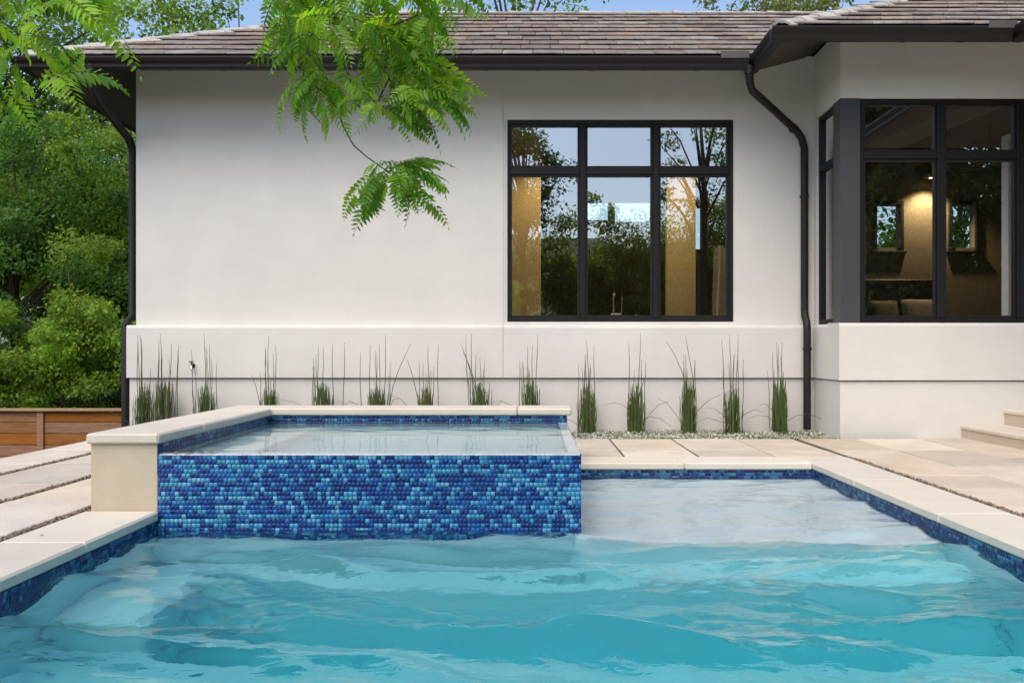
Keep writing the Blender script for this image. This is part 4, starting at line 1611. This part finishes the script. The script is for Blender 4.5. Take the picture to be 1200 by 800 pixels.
# ------------------------------------------------------------------ overhanging tree with feathery leaves
def compound_leaf(seed, length=.42, pairs=15, droop=.9, wid=.085):
    """one drooping pinnate leaf along +X, hanging towards -Z; returns mesh"""
    rs = random.Random(seed)
    V, F_, K = [], [], []
    pts, dirs = [], []
    p = Vector((0, 0, 0))
    th = R(18)
    n_ = int(pairs * 1.9)
    for i in range(n_ + 1):
        t_ = i / n_
        pts.append(p.copy())
        a_ = th - droop * (t_ ** 1.2) * 1.35
        d = Vector((math.cos(a_), .10 * math.sin(t_ * 3 + seed), math.sin(a_))).normalized()
        dirs.append(d)
        p = p + d * (length / n_)
    m_ = MB()
    m_.tube(pts[::3] + [pts[-1]], [.0022 * (1 - .7 * i / (len(pts[::3]))) for i in range(len(pts[::3]) + 1)], 4, cap=False)
    V, F_ = list(m_.v), list(m_.f)
    K = [(.10, .16, .04)] * len(V)
    g0 = rs.uniform(.85, 1.15)
    for i in range(2, n_ + 1):
        t_ = i / n_
        prof = min(1, .45 + 1.6 * t_) * min(1, 1.75 * (1 - t_) + .28)
        for sg in ((1, -1) if i < n_ else (0,)):
            if i % 2 == (0 if sg == 1 else 1) and sg != 0:
                continue
            if rs.random() < .03:
                continue
            L_ = wid * prof * rs.uniform(.85, 1.12)
            d = dirs[i]
            side = Vector((0, 1, 0)) * (sg if sg else 0)
            ax = (side * .93 + d * (.42 if sg else 1.0) + Vector((0, 0, -.12 - rs.uniform(0, .28)))).normalized()
            up = Vector((0, 0, 1)) + Vector((rs.gauss(0, .25), rs.gauss(0, .25), 0))
            s_ = ax.cross(up).normalized()
            nn = s_.cross(ax).normalized()
            W_ = L_ * .195
            b0 = pts[i]
            sag = -Vector((0, 0, 1)) * L_ * .10
            k = len(V)
            V += [tuple(b0), tuple(b0 + ax * L_ * .30 + s_ * W_ + nn * W_ * .35), tuple(b0 + ax * L_ * .70 + s_ * W_ * .72 + nn * W_ * .25 + sag * .5), tuple(b0 + ax * L_ + sag),
                  tuple(b0 + ax * L_ * .70 - s_ * W_ * .72 + nn * W_ * .25 + sag * .5), tuple(b0 + ax * L_ * .30 - s_ * W_ + nn * W_ * .35), tuple(b0 + ax * L_ * .35), tuple(b0 + ax * L_ * .72 + sag * .5)]
            F_ += [(k, k + 1, k + 6), (k, k + 6, k + 5), (k + 1, k + 2, k + 7, k + 6), (k + 6, k + 7, k + 4, k + 5), (k + 2, k + 3, k + 7), (k + 7, k + 3, k + 4)]
            g = g0 * rs.uniform(.8, 1.25)
            K += [(.165 * g * rs.uniform(.75, 1.25), .31 * g, .022 * g)] * 8
    me = bpy.data.meshes.new('compound_leaf')
    me.from_pydata(V, [], F_)
    ca = me.color_attributes.new('col', 'FLOAT_COLOR', 'POINT')
    ca.data.foreach_set('color', np.array([(*c, 1) for c in K], np.float32).ravel())
    me.materials.append(MATS['feather_leaf'])
    me.update()
    return me


leaf_meshes = [compound_leaf(s, L_, pr, dr_, wd) for s, L_, pr, dr_, wd in
               ((1, .42, 15, .8, .080), (2, .38, 14, 1.1, .076), (3, .45, 16, .65, .084), (4, .34, 13, 1.25, .072), (5, .40, 15, .95, .080), (6, .28, 11, .9, .066))]
ov = empty('feathery_tree', (-5.6, 1.6, GZ))
tag(ov, 'overhanging tree branch with bright green feathery leaves in front of the roof', 'tree')
lr = random.Random(31)
leaf_count = 0


def put_leaf(pos, yaw, pitch=0.0, scale=1.0, roll=None):
    global leaf_count
    o = bpy.data.objects.new('compound_leaf', lr.choice(leaf_meshes))
    C.objects.link(o)
    o.parent = ov
    o.location = Vector(pos) - ov.location
    o.rotation_euler = (lr.uniform(-1.25, 1.25) if roll is None else roll, -pitch, yaw)
    o.scale = (scale, scale, scale)
    leaf_count += 1


def spray(px, py, d, n_, yaws, pitches=(-.5, .3), sc=(.8, 1.1), jit=(12, 10, .12)):
    """leaves radiating from one twig node"""
    c = P(px, py, d)
    for i in range(n_):
        y_ = R(lr.uniform(*yaws))
        pos = P(px + lr.uniform(-jit[0], jit[0]), py + lr.uniform(-jit[1], jit[1]), d + lr.uniform(-jit[2], jit[2]))
        put_leaf(pos, y_, lr.uniform(*pitches), lr.uniform(*sc))


def twig(pts, r0, r1, name='twig', n_=6):
    k = len(pts)
    MB().tube(pts, [r0 + (r1 - r0) * i / (k - 1) for i in range(k)], n_).build(name, 'twig', ov, smooth=True)


# trunk and limbs: the stem stands left of the deck, outside the picture
tr_ = MB()
tr_.tube([(-5.6, 1.6, GZ), (-5.55, 1.7, .8), (-5.45, 1.9, 2.2), (-5.2, 2.2, 3.6), (-4.9, 2.5, 5.0), (-4.6, 2.6, 6.6)], [.24, .19, .17, .14, .11, .07], 12)
tr_.build('trunk', 'bark', ov, smooth=True)
D1 = 3.75
limb = [(-5.3, 2.1, 3.2), (-4.3, 2.7, 3.75), (-3.1, 3.2, 3.65), (-2.0, 3.55, 3.25), (-1.35, 3.7, 2.85), P(372, 20, D1), P(395, 60, D1)]
MB().tube(limb, [.085, .065, .045, .030, .018, .009, .006], 8).build('limb', 'bark', ov, smooth=True)
limb2 = [(-4.3, 2.7, 3.75), (-3.3, 2.85, 3.5), (-2.5, 2.95, 3.0), P(40, -40, 2.95), P(55, 20, 2.9)]
MB().tube(limb2, [.05, .035, .022, .012, .007], 8).build('limb', 'bark', ov, smooth=True)
limb3 = [(-2.0, 3.55, 3.25), (-1.3, 3.8, 3.05), P(420, -60, 3.85), P(440, 10, 3.85)]
MB().tube(limb3, [.025, .016, .010, .006], 8).build('limb', 'bark', ov, smooth=True)
twig([P(372, 20, D1), P(360, 60, D1), P(355, 92, D1)], .006, .0035)
twig([P(395, 60, D1), P(410, 90, D1), P(412, 105, D1)], .005, .003)
twig([P(355, 92, D1), P(382, 110, D1), P(397, 130, D1), P(402, 148, D1), P(414, 170, D1), P(430, 184, D1), P(458, 204, D1)], .004, .0025)
twig([P(412, 105, D1), P(418, 122, D1), P(428, 134, D1)], .0035, .0025)
twig([P(425, 95, D1), P(430, 110, D1), P(440, 121, D1)], .0035, .0025)
twig([P(440, 10, 3.85), P(470, 50, 3.85), P(490, 85, 3.85), P(505, 105, 3.85)], .005, .003)
for q0, q1, q2 in (((395, 60), (440, 70), (476, 78)), ((476, 78), (490, 92), (500, 104)), ((440, 70), (456, 92), (466, 112)), ((456, 92), (448, 108), (442, 122)),
                   ((372, 20), (350, 15), (335, 28)), ((372, 20), (410, 22), (430, 28)), ((430, 28), (460, 30), (490, 18)), ((360, 60), (375, 80), (384, 94))):
    twig([P(*q0, D1), P(*q1, D1), P(*q2, D1)], .0045, .003)
# centre: upper mass over the roof
for (px, py, n_) in ((318, -30, 9), (345, -25, 10), (380, -25, 10), (415, -25, 9), (445, -22, 9), (475, -28, 8), (312, 8, 6), (340, 18, 7), (368, 22, 7), (405, 22, 8), (440, 25, 8), (472, 12, 7),
                     (430, 55, 6), (460, 52, 6), (335, 50, 6), (480, 40, 4)):
    spray(px + 22, py + 4, D1 + lr.uniform(-.2, .25), n_, (-180, 180), (-1.1, -.1), (.55, .82))
# left lower cluster
spray(362, 86, D1, 10, (-180, 180), (-1.2, -.3), (.55, .75), (16, 8, .1))
spray(382, 92, D1, 6, (-180, 180), (-1.2, -.4), (.5, .7), (14, 8, .1))
# right cluster around (445..555, 80..190)
spray(476, 78, D1, 9, (-80, 70), (-.9, .1), (.6, .85), (14, 10, .1))
spray(500, 104, D1, 8, (-80, 60), (-.5, .25), (.45, .66), (12, 8, .1))
spray(490, 112, D1, 6, (-120, 60), (-.9, -.1), (.5, .7), (14, 8, .1))
spray(442, 122, D1, 8, (-140, 70), (-1.0, .0), (.48, .70), (8, 5, .1))
spray(466, 112, D1, 7, (-110, 60), (-.9, .1), (.5, .75), (12, 6, .1))
# lowest cluster
spray(462, 200, D1, 7, (-60, 60), (-.6, .45), (.52, .68), (12, 5, .06))
spray(446, 206, D1, 8, (110, 250), (-1.3, -.4), (.46, .66), (10, 5, .06))
spray(470, 208, D1, 7, (-90, 50), (-1.1, .0), (.55, .72), (14, 5, .06))
spray(458, 192, D1 + .05, 5, (20, 160), (-1.2, -.2), (.5, .7), (14, 5, .06))
spray(462, 196, D1 - .05, 5, (-160, -20), (-1.2, -.2), (.5, .7), (14, 5, .06))
# upper left, nearer the camera
for (px, py, n_) in ((-30, 10, 7), (10, -25, 8), (50, -35, 8), (90, -40, 8), (125, -48, 3), (20, 45, 5), (-35, 80, 6), (-10, 110, 5), (10, 95, 4), (50, 40, 4), (85, 0, 4), (-30, 140, 5)):
    spray(px - 10, py, 2.9 + lr.uniform(-.2, .3), n_, (-180, 180), (-.9, .1), (.5, .75))
spray(45, 95, 2.9, 5, (-50, 40), (-.4, .35), (.6, .85))
# leaves on the limbs above the picture
for q in range(46):
    lm = lr.choice((limb[:5], limb2[:3], limb3[:3]))
    i = lr.randrange(len(lm) - 1)
    pos = Vector(lm[i]).lerp(Vector(lm[i + 1]), lr.random()) + Vector((lr.gauss(0, .15), lr.gauss(0, .15), lr.gauss(0.1, .1)))
    put_leaf(pos, lr.uniform(-3.1, 3.1), lr.uniform(-.4, .5), lr.uniform(.8, 1.1))

# ------------------------------------------------------------------ fallen leaves
def fallen(px, py, d, z, mname, label, s=.05, group=None):
    x = (px - CX) / F * d
    vs = [(0, -.5, .0), (.22, -.1, .09), (.18, .25, .12), (0, .55, .03), (-.2, .2, .10), (-.2, -.15, .13), (0, 0, .02)]
    me = MB().add([(a * s, b_ * s, c * s) for a, b_, c in vs] + [(a * s, b_ * s, c * s + .0008) for a, b_, c in vs],
                  [(i, (i + 1) % 6, 6) for i in range(6)] + [(7 + (i + 1) % 6, 7 + i, 13) for i in range(6)])
    o = me.build('fallen_leaf', mname)
    o.location = (x, d, z)
    o.rotation_euler = (0, 0, lr.uniform(0, 6))
    tag(o, label, 'leaf', group)
    return o


fallen(48, 631, 4.95, .008, 'yellow_leaf', 'small yellow leaf lying on the left pool coping', .035)
fl_ = 'dry leaves caught on the spa edge'
for (px, s, lab) in ((205, .055, 'dry brown leaf at the far left end of the spa edge'), (222, .07, 'larger dry leaf on the spa edge near its left end'), (236, .06, 'curled dry leaf on the spa edge beside the larger one'),
                     (247, .05, 'dark dry leaf on the spa edge, right of the other three'), (304, .035, 'tiny dry leaf alone on the spa edge')):
    fallen(px, 530, SY0 + .03, SWL + .002, 'dry_leaf', lab, s, fl_)
print('compound leaves', leaf_count)
